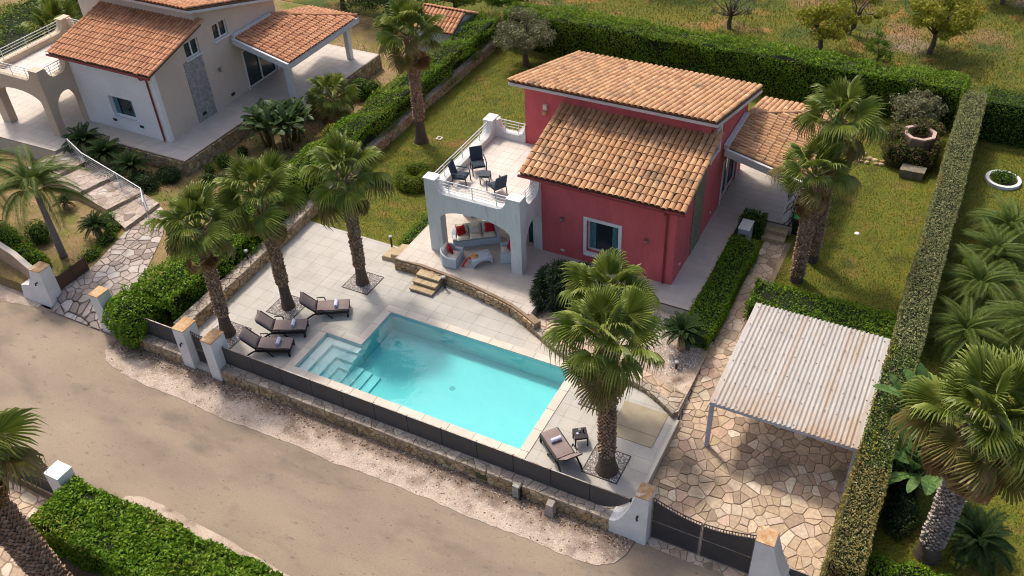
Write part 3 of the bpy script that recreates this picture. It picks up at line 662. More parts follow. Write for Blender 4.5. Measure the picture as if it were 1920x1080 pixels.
def window_x(house, xa, xb, za, zb, y, m, fw=.14, curtains=True, mull=False, sill=True, proud=.04):
    """window in a wall facing -y at plane y"""
    w = thing_part(house, 'window'); fr = MB()
    if proud: 
        for q in ((xa-fw, za-fw, xa, zb+fw), (xb, za-fw, xb+fw, zb+fw), (xa, zb, xb, zb+fw), (xa, za-fw, xb, za)): fr.box(q[0], y-proud, q[1], q[2], y-.002, q[3])
    for q in ((xa, za, xa+.05, zb), (xb-.05, za, xb, zb), (xa+.05, zb-.05, xb-.05, zb), (xa+.05, za, xb-.05, za+.05)): fr.box(q[0], y+.16, q[1], q[2], y+.22, q[3])
    if mull: fr.box((xa+xb)/2-.03, y+.16, za+.05, (xa+xb)/2+.03, y+.22, zb-.05)
    f = fr.build('window', m, house, world=True)
    MB().box(xa+.04, y+.24, za, xb-.04, y+.25, zb).build('glass', M_glass, f, world=True)
    if curtains:
        for s, (ca, cb) in enumerate(((xa+.06, xa+.06+(xb-xa)*.2), (xb-.06-(xb-xa)*.2, xb-.06))):
            c = MB(); N = 8
            for k in range(N):
                q0, q1 = ca+(cb-ca)*k/N, ca+(cb-ca)*(k+1)/N; o0, o1 = .03*(k % 2), .03*((k+1) % 2); sh_ = .1*(1 if s == 0 else -1)
                c.add([(q0, y+.2+o0, za+.05), (q1, y+.2+o1, za+.05), (q1+sh_*0, y+.2+o1, zb-.05), (q0, y+.2+o0, zb-.05)], [(0,1,2,3)])
            c.build('curtain', M_curtain, f, world=True)
    if sill: MB().box(xa-.1, y-.09, za-fw-.06 if proud else za-.07, xb+.1, y+.02, za-fw if proud else za).build('sill', m, f, world=True)
    return f
def thing_part(h, n): return None

def house(dx, dz, label, wall_f, wall_s, wall_u, port, tile_m, style):
    X = lambda x: x+dx
    h = thing('villa', label, 'house', (X(-11.6), 32, T1+dz)); z0 = T1+dz-.02
    # --- roofs heights
    zl = lambda y: dz+4.42+(y-28.4)*.262; zu = lambda y: dz+6.42-(y-31.9)*.27
    fo = [(-12.35,-10.95,1.15+dz,2.72+dz)] if style == 1 else [(-12.25,-10.6,1.35+dz,2.5+dz)]
    fo = [(X(a), X(b), c, d) for a, b, c, d in fo]
    mb = MB(); wallx(mb, 28.8, 29.05, (X(-14.7), X(-8.59)), z0, lambda y: zl(28.8), fo); mb.build('front_wall', wall_f, h, world=True)
    so_ = [(32.75,33.75,4.2+dz,5.3+dz)] if style == 1 else [(31.3,32.3,4.0+dz,4.85+dz)]
    mb = MB(); wally(mb, X(-8.84), X(-8.585), (29.05, 32.4), z0, zl, so_ if style == 2 else ()); mb.build('side_wall', wall_s, h, world=True)
    mb = MB(); wally(mb, X(-14.695), X(-14.45), (29.05, 32.4), z0, zl); mb.build('side_wall', wall_s, h, world=True)
    so2 = [(35.15,37.6,T1+dz,2.75+dz)]+(so_ if style == 1 else [(33.45,34.5,4.1+dz,4.95+dz)])
    mb = MB(); wally(mb, X(-8.84), X(-8.588), (32.4, 38.2), z0, zu, so2); mb.build('side_wall', wall_s, h, world=True)
    mb = MB(); wallx(mb, 32.4, 32.65, (X(-16.9), X(-8.84)), z0, lambda y: zu(32.4)); mb.build('upper_front_wall', wall_u, h, world=True)
    mb = MB(); wally(mb, X(-16.9), X(-16.65), (32.65, 38.2), z0, zu); wallx(mb, 38.2, 38.4, (X(-16.9), X(-8.59)), z0, lambda y: zu(38.4)); mb.build('rear_wall', wall_u, h, world=True)
    MB().box(X(-14.4), 29.1, z0, X(-8.9), 32.3, z0+.02).build('indoor_floor', M_terrace, h, world=True)
    MB().box(X(-14.4), 30.6, z0+.02, X(-8.9), 30.65, dz+4.4).build('indoor_partition', mat('dark_room', (.05,.045,.04)), h, world=True)
    # --- grey stone strip on the side wall
    MB().box(X(-8.585), 30.95, z0, X(-8.555), 32.3, zl(30.95)-.15 if style == 1 else 3.95+dz).build('stone_strip', M_strip1 if style == 1 else M_strip, h, world=True)
    # --- windows
    a, b, c, d = fo[0]; window_x(h, a, b, c, d, 28.8, M_white, proud=.04 if style == 1 else 0, mull=False)
    def win_y(a, b, c, d, x, two, name='window', m=M_white):
        fr = MB()
        for q in ((a, c, a+.06, d), (b-.06, c, b, d), (a+.06, d-.06, b-.06, d), (a+.06, c, b-.06, c+.06)): fr.box(x-.14, q[0], q[1], x-.08, q[2], q[3])
        if two: fr.box(x-.14, (a+b)/2-.04, c+.06, x-.08, (a+b)/2+.04, d-.06)
        f = fr.build(name, m, h, world=True); MB().box(x-.18, a+.02, c, x-.17, b-.02, d).build('glass', M_glass, f, world=True)
        MB().box(x-.22, a+.02, c, x-.2, a+(b-a)*.45, d).build('curtain', M_curtain, f, world=True)
        if name == 'window': MB().box(x-.05, a-.1, c-.07, x+.08, b+.1, c-.002).build('sill', m, f, world=True)
        return f
    for (a, b, c, d) in so_: win_y(a, b, c, d, X(-8.585), True)
    if style == 1:
        f = MB(); 
        for q in ((32.63,4.08+dz,32.75,5.42+dz),(33.75,4.08+dz,33.87,5.42+dz),(32.75,5.3+dz,33.75,5.42+dz)): f.box(X(-8.588), q[0], q[1], X(-8.5), q[2], q[3])
        f.build('window_surround', M_white, h, world=True)
    else: win_y(33.45, 34.5, 4.1+dz, 4.95+dz, X(-8.585), True)
    win_y(35.15, 37.6, T1+dz, 2.75+dz, X(-8.588), True, 'patio_door')
    f = MB()
    for q in ((35.05,T1+dz,35.15,2.85+dz),(37.6,T1+dz,37.7,2.85+dz),(35.15,2.75+dz,37.6,2.85+dz)): f.box(X(-8.588), q[0], q[1], X(-8.55), q[2], q[3])
    f.build('door_surround', M_white, h, world=True)
    # --- lower roof
    e0, e1 = X(-15.2), X(-8.12)
    def slab(x0, x1, y0, y1, zf, t): return MB().hexa([(x0,y0,zf(y0)-t),(x1,y0,zf(y0)-t),(x1,y1,zf(y1)-t),(x0,y1,zf(y1)-t),(x0,y0,zf(y0)),(x1,y0,zf(y0)),(x1,y1,zf(y1)),(x0,y1,zf(y1))])
    stuff = MB()
    lr = slab(e0+.06, e1-.06, 28.4, 32.398, lambda y: zl(y)+.1, .1).build('roof', M_under, h, world=True)
    slab(e0+.1, e1-.1, 28.42, 32.38, lambda y: zl(y)-.003, .06).build('roof_soffit', M_fascia if style == 2 else wall_f, h, world=True)
    MB().box(e1-.1, 28.4, 0, e1-.1, 28.4, 0)
    roof_plane(lr, stuff, (e0, 28.36, zl(28.36)+.1), (1,0,0), (0,1,.262), e1-e0, 4.15, .244, .405, tile_m, True, seed=3)
    # --- upper roof
    u0, u1 = X(-17.4), X(-8.18)
    slab(u0+.03, u1-.03, 31.9, 38.95, lambda y: zu(y)+.12, .12).build('upper_roof', M_under, h, world=True)
    slab(u0, u1, 31.86, 38.97, lambda y: zu(y)-.002, .13).build('fascia', M_fascia, h, world=True)
    sl_ = sqrt(1+.27**2); back = (X(-8.2), 38.95, zu(38.95)+.12)
    roof_plane(None, stuff, back, (-1,0,0), (0,-1,.27), u1-u0-.04, 7.1*sl_, .242, .4, tile_m, False, seed=4)
    # --- porch roof: main plane falls towards +x, hip plane falls towards the back
    zp = lambda x: dz+3.82-(x-X(-8.45))*.235
    A, B, C_, D_, E_ = (X(-8.45),34.6), (X(-4.95),34.6), (X(-5.05),41.0), (X(-8.45),37.75), (X(-8.6),41.0)
    zB, zA = zp(B[0]), zp(A[0])
    pr = MB(); t_ = .1
    pr.add([(*A,zA),(*B,zB),(*C_,zB),(*D_,zA),(*E_,zB),(*A,zA-t_),(*B,zB-t_),(*C_,zB-t_),(*D_,zA-t_),(*E_,zB-t_)], [(0,1,2,3),(3,2,4),(5,8,7,6),(8,9,7),(0,5,6,1),(1,6,7,2),(2,7,9,4),(0,3,8,5)])
    pr.build('porch_roof', M_under, h, world=True)
    ln = hypot(3.5, 3.5*.235)
    roof_plane(None, stuff, (B[0], 34.62, zB), (0,1,0), (-1,0,.235), 6.36, ln-.05, .24, .4, tile_m, False, seed=5,
               inside=lambda u, v: u < 3.1+(ln-v)/ln*3.2)
    sl2 = (zA-zB)/(41.0-37.75)
    roof_plane(None, stuff, (X(-5.1), 41.0, zB), (-1,0,0), (0,-1,sl2), 3.4, 3.2, .24, .4, tile_m, False, seed=6, inside=lambda u, v: u > v*1.02+.05)
    hip = MB()
    for k in range(11):
        p0 = Vector((*D_, zA+.06)).lerp(Vector((*C_, zB+.06)), k/11); p1 = Vector((*D_, zA+.075)).lerp(Vector((*C_, zB+.075)), (k+1.15)/11)
        hip.tube([p0, p1], [.1, .12], 8)
    hip.build('hip_tiles', tile_m, h, world=True)
    bm_ = MB(); bm_.hexa([(A[0],34.45,zA-.3),(B[0]+.05,34.45,zB-.3),(B[0]+.05,34.58,zB-.3),(A[0],34.58,zA-.3),(A[0],34.45,zA+.03),(B[0]+.05,34.45,zB+.03),(B[0]+.05,34.58,zB+.03),(A[0],34.58,zA+.03)])
    bm_.box(B[0]-.05, 34.581, zB-.32, B[0]+.06, 41.0, zB-.02); bm_.box(A[0]-.1, 34.582, zA-.05, A[0]+.12, 37.7, zA+.16); bm_.build('porch_beam', M_fascia, h, world=True)
    for (px, py) in ((-5.55,35.1),(-5.55,40.5)):
        MB().box(X(px)-.14, py-.14, z0, X(px)+.14, py+.14, dz+2.82).build('porch_post', M_white, h, world=True)
    so3 = tag(stuff.build('roof_tile_field', tile_m, h, world=True), kind='stuff')
    # --- gutter and downpipe
    M_g = mat('red_gutter', (.22,.035,.03), rough=.5)
    MB().tube([(e0, 28.3, zl(28.3)+.02), (e1-.02, 28.3, zl(28.3)+.02)], .06, 8).build('gutter', M_g, h, world=True)
    MB().tube([(X(-8.95), 28.32, zl(28.3)), (X(-8.95), 28.42, zl(28.3)-.22), (X(-8.95), 28.74, zl(28.3)-.36), (X(-8.95), 28.745, z0+.1), (X(-8.95), 28.7, z0+.05)], .045, 8).build('downpipe', M_g, h, world=True)
    # --- wall lamps, vents
    M_lamp = mat('lamp_metal', (.25,.25,.24), rough=.4, metal=.6)
    if style == 1:
        for lx in (-13.45, -9.75): MB().lathe([(.0,.1),(.07,.1),(.08,0),(.05,-.08),(0,-.08)], (X(lx), 28.7, 2.45), 10).build('wall_lamp', M_lamp, h, world=True)
        wl = MB().box(X(-15.98), 32.28, 5.2, X(-15.8), 32.4, 5.45); wl.build('wall_lamp', mat('lamp_cream', (.7,.62,.48)), h, world=True); MB().lathe([(.0,0),(.1,.0),(.1,.12),(0,.14)], (X(-15.89),32.27,5.02), 10).build('wall_lamp', mat('lamp_amber', (.55,.38,.18)), h, world=True)
        for (vx) in (-13.45,): MB().box(X(vx)-.08, 28.77, .78, X(vx)+.08, 28.8, .88).build('wall_vent', M_fascia, h, world=True)
        for vy in (29.6, 33.6): MB().box(X(-8.588), vy, 1.0, X(-8.55), vy+.14, 1.08).build('wall_vent', M_fascia, h, world=True)
    else:
        for vx in (-12.3, -10.4): MB().box(X(vx)-.13, 28.77, 1.0+dz, X(vx)+.13, 28.8, 1.13+dz).build('wall_vent', M_black, h, world=True)
        for vy in (31.3, 33.6): MB().box(X(-8.56), vy, .85+dz, X(-8.52), vy+.25, .98+dz).build('wall_vent', M_black, h, world=True)
        MB().lathe([(.0,.12),(.07,.12),(.08,0),(.05,-.08),(0,-.08)], (X(-8.5), 33.2, 2.6+dz), 10).build('wall_lamp', M_lamp, h, world=True)
    # --- portico with arches, roof terrace, parapet and rails
    px0, px1, py0, py1 = X(-18.82), X(-14.4), 26.85, 32.62; zt = 3.3+dz; zhi = 4.2+dz; zlo = 3.62+dz
    def prof(s, L, b0, b1, r=.42):
        """parapet height along a side: high end blocks, low middle with rounded shoulders"""
        def f(d, b):
            if d < b: return zhi
            if d < b+r: return zlo+(zhi-zlo)*(1-sqrt(max(0, 1-(1-(d-b)/r)**2))) if True else zlo
            return zlo
        return max(f(s, b0), f(L-s, b1))
    def arch(s, a, b, spring, top):
        if s <= a or s >= b: return z0
        t = (s-(a+b)/2)/((b-a)/2); return spring+(top-spring)*sqrt(max(0, 1-t*t))
    def side(axis, c0, c1, s0, s1, arches, b0, b1, name):
        mb = MB(); L = s1-s0; br = {0.0, L, b0-.0005, b0+.0005, L-b1-.0005, L-b1+.0005}
        for k in range(41): br.add(L*k/40)
        for (a, b, sp, tp) in arches:
            for k in range(17): br.add((a+b)/2+(b-a)/2*sin(pi*(k/16-.5)))
            br.update((a-.0005, a+.0005, b-.0005, b+.0005))
        br = sorted(x for x in br if 0 <= x <= L)
        for p, q in zip(br[:-1], br[1:]):
            if q-p < 1e-5: continue
            lo = [z0, z0]
            for (a, b, sp, tp) in arches:
                if p >= a-1e-4 and q <= b+1e-4: lo = [arch(max(a+1e-6, min(b-1e-6, w)), a, b, sp, tp) for w in (p, q)]
            hi = [prof(p+1e-6, L, b0, b1), prof(q-1e-6, L, b0, b1)]
            if axis == 'x': mb.hexa([(s0+p,c0,lo[0]),(s0+q,c0,lo[1]),(s0+q,c1,lo[1]),(s0+p,c1,lo[0]),(s0+p,c0,hi[0]),(s0+q,c0,hi[1]),(s0+q,c1,hi[1]),(s0+p,c1,hi[0])])
            else: mb.hexa([(c0,s0+p,lo[0]),(c1,s0+p,lo[0]),(c1,s0+q,lo[1]),(c0,s0+q,lo[1]),(c0,s0+p,hi[0]),(c1,s0+p,hi[0]),(c1,s0+q,hi[1]),(c0,s0+q,hi[1])])
        mb.build(name, port, h, world=True)
    th = .42
    side('x', py0, py0+th, px0, px1, [(.62, px1-px0-.5, 2.35+dz, 2.92+dz)], .5, .62, 'arcade_front')
    side('y', px1-th, px1, py0+th, 28.79, [(.02, 28.79-py0-th-.02, 1.75+dz, 2.7+dz)], .12, .15, 'arcade_side')
    side('y', px0, px0+th, py0+th, py1, [(.15, 2.35, 2.1+dz, 2.92+dz), (2.75, 4.95, 2.1+dz, 2.92+dz)], .12, .6, 'arcade_side')
    side('x', py1-.3, py1, px0+th, X(-16.9), [(.2, 1.3, 2.1+dz, 2.9+dz)], .15, .0, 'arcade_rear')
    fl = MB().box(px0+th, py0+th, zt-.25, px1-th, 28.799, zt-.005); fl.box(px0+th, 28.799, zt-.25, X(-14.71), py1-.3, zt-.0052)
    flo = fl.build('roof_terrace', M_tgrout, h, world=True)
    pieces(flo, 'terrace_tile', tiles([(px0+th,py0+th),(px1-th,py0+th),(px1-th,28.79),(X(-14.7),28.79),(X(-14.7),32.39),(X(-16.9),32.39),(X(-16.9),py1-.3),(px0+th,py1-.3)], .45, .45, .01, X(-18.4), 27.27), M_roofter, zt-.05, zt, inset=.005, drop=.003, jz=.001, seed=8, limit=140)
    for (a, b, c, d) in ((px0-.03,py0-.03,px0+.55,py0+th+.03),(px1-.6,py0-.03,px1+.03,py0+th+.03),(px0-.03,py1-.62,px0+th+.03,py1+.03)): MB().box(a, b, zhi, c, d, zhi+.05).build('parapet_cap', M_white if style == 1 else port, h, world=True)
    def rail(p, q, name='railing', posts=3):
        r = MB(); p, q = Vector(p), Vector(q)
        for k in range(4):
            z = zlo+.12+k*.145; r.tube([(p.x, p.y, z), (q.x, q.y, z)], .022 if k == 3 else .014, 6)
        for k in range(posts):
            t = (k+.5)/posts; w = p.lerp(q, t); r.tube([(w.x, w.y, zlo-.02), (w.x, w.y, zlo+.56)], .02, 6)
        r.build(name, M_white, h, world=True)
    rail((px0+.5, py0+.2, 0), (px1-.6, py0+.2, 0)); rail((px1-.2, py0+.6, 0), (px1-.2, 28.6, 0), posts=2); rail((px0+.2, py0+.5, 0), (px0+.2, py1-.6, 0)); rail((px0+.5, py1-.15, 0), (X(-16.95), py1-.15, 0), posts=2)
    return h
M_pink = mat('pink_render', (.59,.125,.13), (.52,.103,.11), rough=.85, scale=.8, detail=8, fine=.06, fscale=6, stain=[((.45,.092,.092), 1.5, .54, .8)], stretch=(1.6,1.6,.5))
M_portico = mat('portico_paint', (.66,.67,.65), (.6,.61,.59), rough=.8, scale=.9, fine=.05, fscale=6, stain=[((.5,.47,.42), 1.8, .6, .82)], stretch=(2,2,.35))
M_beige = mat('beige_render', (.62,.52,.42), (.57,.475,.385), rough=.85, scale=.8, fine=.03, fscale=6)
M_beige2 = mat('sand_render', (.58,.46,.34), (.5,.4,.3), rough=.85, scale=.8, fine=.04, fscale=6)
M_whitewall = mat('white_render', (.8,.79,.77), (.74,.73,.71), rough=.85, scale=.8, fine=.03, fscale=6)
house(0, 0, 'raspberry pink villa with stepped clay tile roofs and a white arched portico', M_pink, M_pink, M_pink, M_portico, M_tile, 1)
house(-27.0, .3, 'beige and white villa with red clay tile roofs at the upper left', M_whitewall, M_beige, M_beige, M_beige2, M_tile2, 2)

# ------------------------------------------------------------------ foliage
def leafmat(name, pal, rough=.6, rnd=.25, trans=.3, spec=.2): return mat(name, pal[0], pal=pal, rough=rough, rnd=rnd, trans=trans, spec=spec)
L_hedge = leafmat('hedge_leaf', [(.045,.1,.008),(.08,.155,.012),(.13,.21,.018),(.065,.13,.01)])
L_bright = leafmat('bright_hedge_leaf', [(.07,.155,.008),(.12,.235,.012),(.2,.32,.02),(.085,.18,.009)])
L_olivehedge = leafmat('clipped_hedge_leaf', [(0.0966,0.144,0.0451),(0.178,0.217,0.0724),(0.274,0.274,0.113),(0.402,0.354,0.178),(0.144,0.202,0.0564)])
L_dryhedge = leafmat('dry_hedge_leaf', [(0.156,0.138,0.036),(0.264,0.204,0.06),(0.336,0.24,0.084),(0.192,0.18,0.042),(0.36,0.276,0.12)])
L_yellow = leafmat('yellow_leaf', [(0.163,0.188,0.0187),(0.25,0.263,0.025),(0.125,0.163,0.0175),(0.3,0.288,0.05)])
L_olive = leafmat('olive_leaf', [(0.149,0.155,0.0747),(0.23,0.224,0.115),(0.115,0.127,0.0517),(0.31,0.287,0.161)], trans=.15)
L_fruit = leafmat('fruit_leaf', [(0.156,0.182,0.0156),(0.26,0.26,0.026),(0.351,0.312,0.0325),(0.13,0.156,0.0156)])
L_dark = leafmat('dark_leaf', [(0.024,0.048,0.0144),(0.042,0.078,0.0216),(0.066,0.102,0.03)])
L_yucca = leafmat('yucca_leaf', [(.02,.038,.018),(.034,.06,.028),(.06,.085,.045)], rough=.6, spec=.2)
L_dryvine = leafmat('dry_vine', [(.12,.08,.05),(.2,.11,.06),(.08,.07,.03),(.16,.13,.05)])
L_shoot = leafmat('shoot_leaf', [(.13,.22,.012),(.19,.28,.02),(.24,.31,.03)])
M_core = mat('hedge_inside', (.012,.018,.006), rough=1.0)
M_bark = mat('bark', (.13,.1,.075), (.07,.055,.04), rough=.95, scale=8, bump=.5)

def quads_obj(name, V, m, parent=None, kind=None):
    """V: (N,4,3) array of leaf quads"""
    N = len(V); me = bpy.data.meshes.new(name); me.vertices.add(4*N); me.loops.add(4*N); me.polygons.add(N)
    me.vertices.foreach_set('co', V.reshape(-1).astype(np.float32)); me.loops.foreach_set('vertex_index', np.arange(4*N, dtype=np.int32))
    me.polygons.foreach_set('loop_start', np.arange(0, 4*N, 4, dtype=np.int32))
    me.update(calc_edges=True); o = put(name, me, parent, None, m, world=parent is not None)
    if kind: o['kind'] = kind
    return o
def leaf_quads(P_, N_, size, rs, aspect=.5, up=.6):
    n = len(P_); nl = N_*up+rs.normal(0, .6, (n, 3)); nl /= np.linalg.norm(nl, axis=1, keepdims=True)+1e-9
    r = rs.normal(0, 1, (n, 3)); a = r-np.sum(r*nl, axis=1, keepdims=True)*nl; a /= np.linalg.norm(a, axis=1, keepdims=True)+1e-9
    b = np.cross(nl, a); s = (size*rs.uniform(.6, 1.35, n))[:, None]
    return np.stack([P_-a*s/2, P_+b*s*aspect/2, P_+a*s/2, P_-b*s*aspect/2], axis=1)
def lf_noise(P_, seed, amp, fr):
    rs = np.random.RandomState(seed); o = np.zeros(len(P_))
    for k in range(5):
        d = rs.normal(0, 1, 3)*fr*(1+k*.6); o += np.sin(P_ @ d+rs.uniform(0, 6))*amp/(1+k*.5)
    return o
def box_points(x0, x1, y0, y1, z0, z1, dens, rs, depth):
    dx, dy, dz = x1-x0, y1-y0, z1-z0; out = []; nr = []
    for (A, f, nn) in ((dx*dy, lambda u, v: (x0+u*dx, y0+v*dy, z1+0*u), (0,0,1)), (dx*dz, lambda u, v: (x0+u*dx, y0+0*u, z0+v*dz), (0,-1,0)), (dx*dz, lambda u, v: (x0+u*dx, y1+0*u, z0+v*dz), (0,1,0)),
                       (dy*dz, lambda u, v: (x0+0*u, y0+u*dy, z0+v*dz), (-1,0,0)), (dy*dz, lambda u, v: (x1+0*u, y0+u*dy, z0+v*dz), (1,0,0))):
        n = int(A*dens); u, v = rs.rand(n), rs.rand(n); q = np.stack(f(u, v), axis=1); nv = np.tile(np.array(nn, float), (n, 1))
        out.append(q); nr.append(nv)
    return np.concatenate(out), np.concatenate(nr)
def hedge(label, x0, x1, y0, y1, z0, z1, dens=330, size=.1, m=None, seed=1, amp=.05, fr=1.2, depth=.13, name='hedge', cat='hedge', group=None, mixes=(), shoots=0):
    """clipped hedge: dark inner mass and a shell of leaves; mixes: (material, x0, x1, y0, y1, share)"""
    rs = np.random.RandomState(seed); t = thing(name, label, cat, ((x0+x1)/2, (y0+y1)/2, z0), group=group)
    P_, N_ = box_points(x0, x1, y0, y1, z0, z1, dens, rs, depth)
    P_ = P_+N_*(lf_noise(P_, seed, amp, fr)-rs.rand(len(P_))*depth+.03)[:, None]+rs.normal(0, .02, P_.shape)
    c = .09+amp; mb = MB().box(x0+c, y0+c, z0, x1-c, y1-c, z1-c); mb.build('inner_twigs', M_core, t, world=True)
    Q = leaf_quads(P_, N_, size, rs); left = np.ones(len(P_), bool)
    for (mm, a, b, c_, d, share, mn) in mixes:
        blob = lf_noise(P_, seed+9, 1.0, .9) > mn
        sel = left & (P_[:, 0] >= a) & (P_[:, 0] <= b) & (P_[:, 1] >= c_) & (P_[:, 1] <= d) & (rs.rand(len(P_)) < share) & blob
        if sel.any(): quads_obj('foliage', Q[sel], mm, t); left &= ~sel
    quads_obj('foliage', Q[left], m or L_hedge, t)
    if shoots:
        k = int((x1-x0)*(y1-y0)*shoots); b = np.stack([rs.uniform(x0+.1, x1-.1, k), rs.uniform(y0+.1, y1-.1, k), np.full(k, z1)], 1); b[:, 2] += lf_noise(b, seed, amp, fr)
        hh = rs.uniform(.06, .2, k); lean = rs.normal(0, .06, (k, 2)); pts = []
        for q in range(7): f = q/6; p = b.copy(); p[:, 0] += lean[:, 0]*f; p[:, 1] += lean[:, 1]*f; p[:, 2] += hh*f; pts.append(p+rs.normal(0, .018, p.shape))
        pts = np.concatenate(pts); quads_obj('young_shoots', leaf_quads(pts, np.tile([0, 0, 1.0], (len(pts), 1)), size*.9, rs, up=.3), L_shoot, t)
    return t
def blob_points(blobs, dens, rs):
    out = []; nr = []
    for (c, r) in blobs:
        c = np.array(c, float); r = np.array(r if hasattr(r, '__len__') else (r, r, r), float)
        A = 4*pi*((r[0]*r[1])**1.6/3+(r[0]*r[2])**1.6/3+(r[1]*r[2])**1.6/3)**(1/1.6); n = int(A*dens)
        d = rs.normal(0, 1, (n, 3)); d /= np.linalg.norm(d, axis=1, keepdims=True); p = c+d*r; keep = np.ones(n, bool)
        for (c2, r2) in blobs:
            if np.allclose(c2, c): continue
            r2 = np.array(r2 if hasattr(r2, '__len__') else (r2, r2, r2), float); keep &= np.sum(((p-np.array(c2))/r2)**2, axis=1) > .8
        out.append(p[keep]); nn = d/r; nn /= np.linalg.norm(nn, axis=1, keepdims=True); nr.append(nn[keep])
    return np.concatenate(out), np.concatenate(nr)
def ico(mb, c, r, n=8, m=5):
    r = r if hasattr(r, '__len__') else (r, r, r); vs = []; fs = []
    for i in range(m+1):
        a = pi*i/m
        for k in range(n): b = 2*pi*k/n; vs.append((c[0]+r[0]*sin(a)*cos(b), c[1]+r[1]*sin(a)*sin(b), c[2]+r[2]*cos(a)))
    for i in range(m):
        for k in range(n): fs.append((i*n+k, (i+1)*n+k, (i+1)*n+(k+1) % n, i*n+(k+1) % n))
    mb.add(vs, fs)
def bush(label, blobs, dens=330, size=.1, m=None, seed=1, depth=.16, name='shrub', cat='shrub', group=None, zmin=-9, core=.8, amp=.06, mix=None):
    rs = np.random.RandomState(seed); c = blobs[0][0]; t = thing(name, label, cat, (c[0], c[1], max(zmin, c[2]-.5)), group=group)
    P_, N_ = blob_points(blobs, dens, rs); P_ = P_+N_*(lf_noise(P_, seed, amp, 2.0)-rs.rand(len(P_))*depth+.05)[:, None]
    k = P_[:, 2] > zmin; P_, N_ = P_[k], N_[k]
    if core:
        mb = MB()
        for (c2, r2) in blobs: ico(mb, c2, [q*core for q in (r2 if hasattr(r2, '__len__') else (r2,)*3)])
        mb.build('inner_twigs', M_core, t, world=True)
    Q = leaf_quads(P_, N_, size, rs)
    if mix: s_ = rs.rand(len(Q)) < mix[1]; quads_obj('foliage', Q[s_], mix[0], t); Q = Q[~s_]
    quads_obj('foliage', Q, m or L_hedge, t); return t
def tree(label, base, h, r, m, seed, n=6000, size=.13, clumps=26, clump_r=.42, flat=.75, trunk_r=.14, lean=(0,0), group=None, name='fruit_tree', cat='tree', bare=0, low=.45):
    rn = random.Random(seed); rs = np.random.RandomState(seed); b = Vector(base); t = thing(name, label, cat, base, group=group)
    mb = MB(); fork = b+Vector((lean[0]*.4, lean[1]*.4, h*.3)); mb.tube([b-Vector((0,0,.1)), b.lerp(fork, .5)+Vector((rn.uniform(-.1,.1), rn.uniform(-.1,.1), 0)), fork], [trunk_r*1.25, trunk_r, trunk_r*.9], 8)
    ends = []
    for k in range(clumps):
        a = 2.399963*k; q = sqrt((k+.5)/clumps); el = rn.uniform(-.25, 1.0)
        e = b+Vector((lean[0]+r*q*cos(a)*.85, lean[1]+r*q*sin(a)*.85, h*low+(h*(1-low)-.2)*max(0, el)*sqrt(max(.1, 1-q*q*.7))))
        ends.append(e)
    for k, e in enumerate(ends):
        if k % 2 == 0 or bare:
            md = fork.lerp(e, .5)+Vector((rn.uniform(-.2,.2), rn.uniform(-.2,.2), rn.uniform(-.05,.25)))
            mb.tube([fork, md, e], [trunk_r*.5, trunk_r*.28, trunk_r*.08], 5, cap=False)
    mb.build('trunk', M_bark, t, world=True)
    keep = [e for i, e in enumerate(ends) if i >= bare]
    if keep:
        per = n//len(keep); P_ = []; N_ = []
        for e in keep:
            d = rs.normal(0, 1, (per, 3)); d /= np.linalg.norm(d, axis=1, keepdims=True); rad = clump_r*rs.uniform(.6, 1.25)*(rs.rand(per)**.45)
            P_.append(np.array(e)+d*rad[:, None]*np.array([1, 1, flat])); N_.append(d)
        quads_obj('crown', leaf_quads(np.concatenate(P_), np.concatenate(N_), size, rs, aspect=.45), m, t)
    return t

# ------------------------------------------------------------------ palms
L_palm = mat('palm_leaf', (.07,.12,.02), pal=[(.12,.165,.022),(.18,.23,.034),(.27,.31,.06),(.15,.2,.026)], rough=.45, rnd=.12, trans=.3, spec=.4)
L_palmold = mat('palm_leaf_old', (.2,.17,.05), pal=[(.14,.14,.03),(.22,.18,.05),(.26,.19,.07)], rough=.5, rnd=.15, trans=.2)
L_palmdead = mat('palm_leaf_dead', (.3,.2,.09), pal=[(.26,.15,.06),(.36,.23,.1),(.3,.17,.06)], rough=.8, rnd=.2, trans=.15)
L_feather = mat('feather_leaf', (.08,.13,.03), pal=[(.05,.085,.012),(.085,.125,.018),(.13,.17,.03)], rough=.6, rnd=.15, trans=.25, spec=.2)
L_cycad = mat('cycad_leaf', (.03,.06,.02), pal=[(.014,.028,.01),(.022,.042,.014),(.034,.058,.018)], rough=.85, rnd=.15, trans=.05, spec=.04)
L_banana = mat('banana_leaf', (.06,.13,.03), pal=[(0.065,0.13,0.0325),(0.104,0.195,0.0455),(0.143,0.234,0.065)], rough=.5, rnd=.12, trans=.25, spec=.3)
M_trunk = mat('palm_trunk', (.135,.1,.076), (.09,.066,.05), rough=.95, scale=5, fine=.2, fscale=25, bump=.5, bscale=30, stretch=(1,1,3))
M_boot = mat('palm_leaf_base', (.2,.14,.09), pal=[(.22,.13,.08),(.42,.28,.18),(.3,.19,.12),(.52,.38,.27)], rough=.95, rnd=.2)
M_bootgrey = mat('palm_leaf_base_grey', (.3,.26,.22), pal=[(.2,.165,.135),(.34,.29,.25),(.42,.37,.32)], rough=.95, rnd=.2)

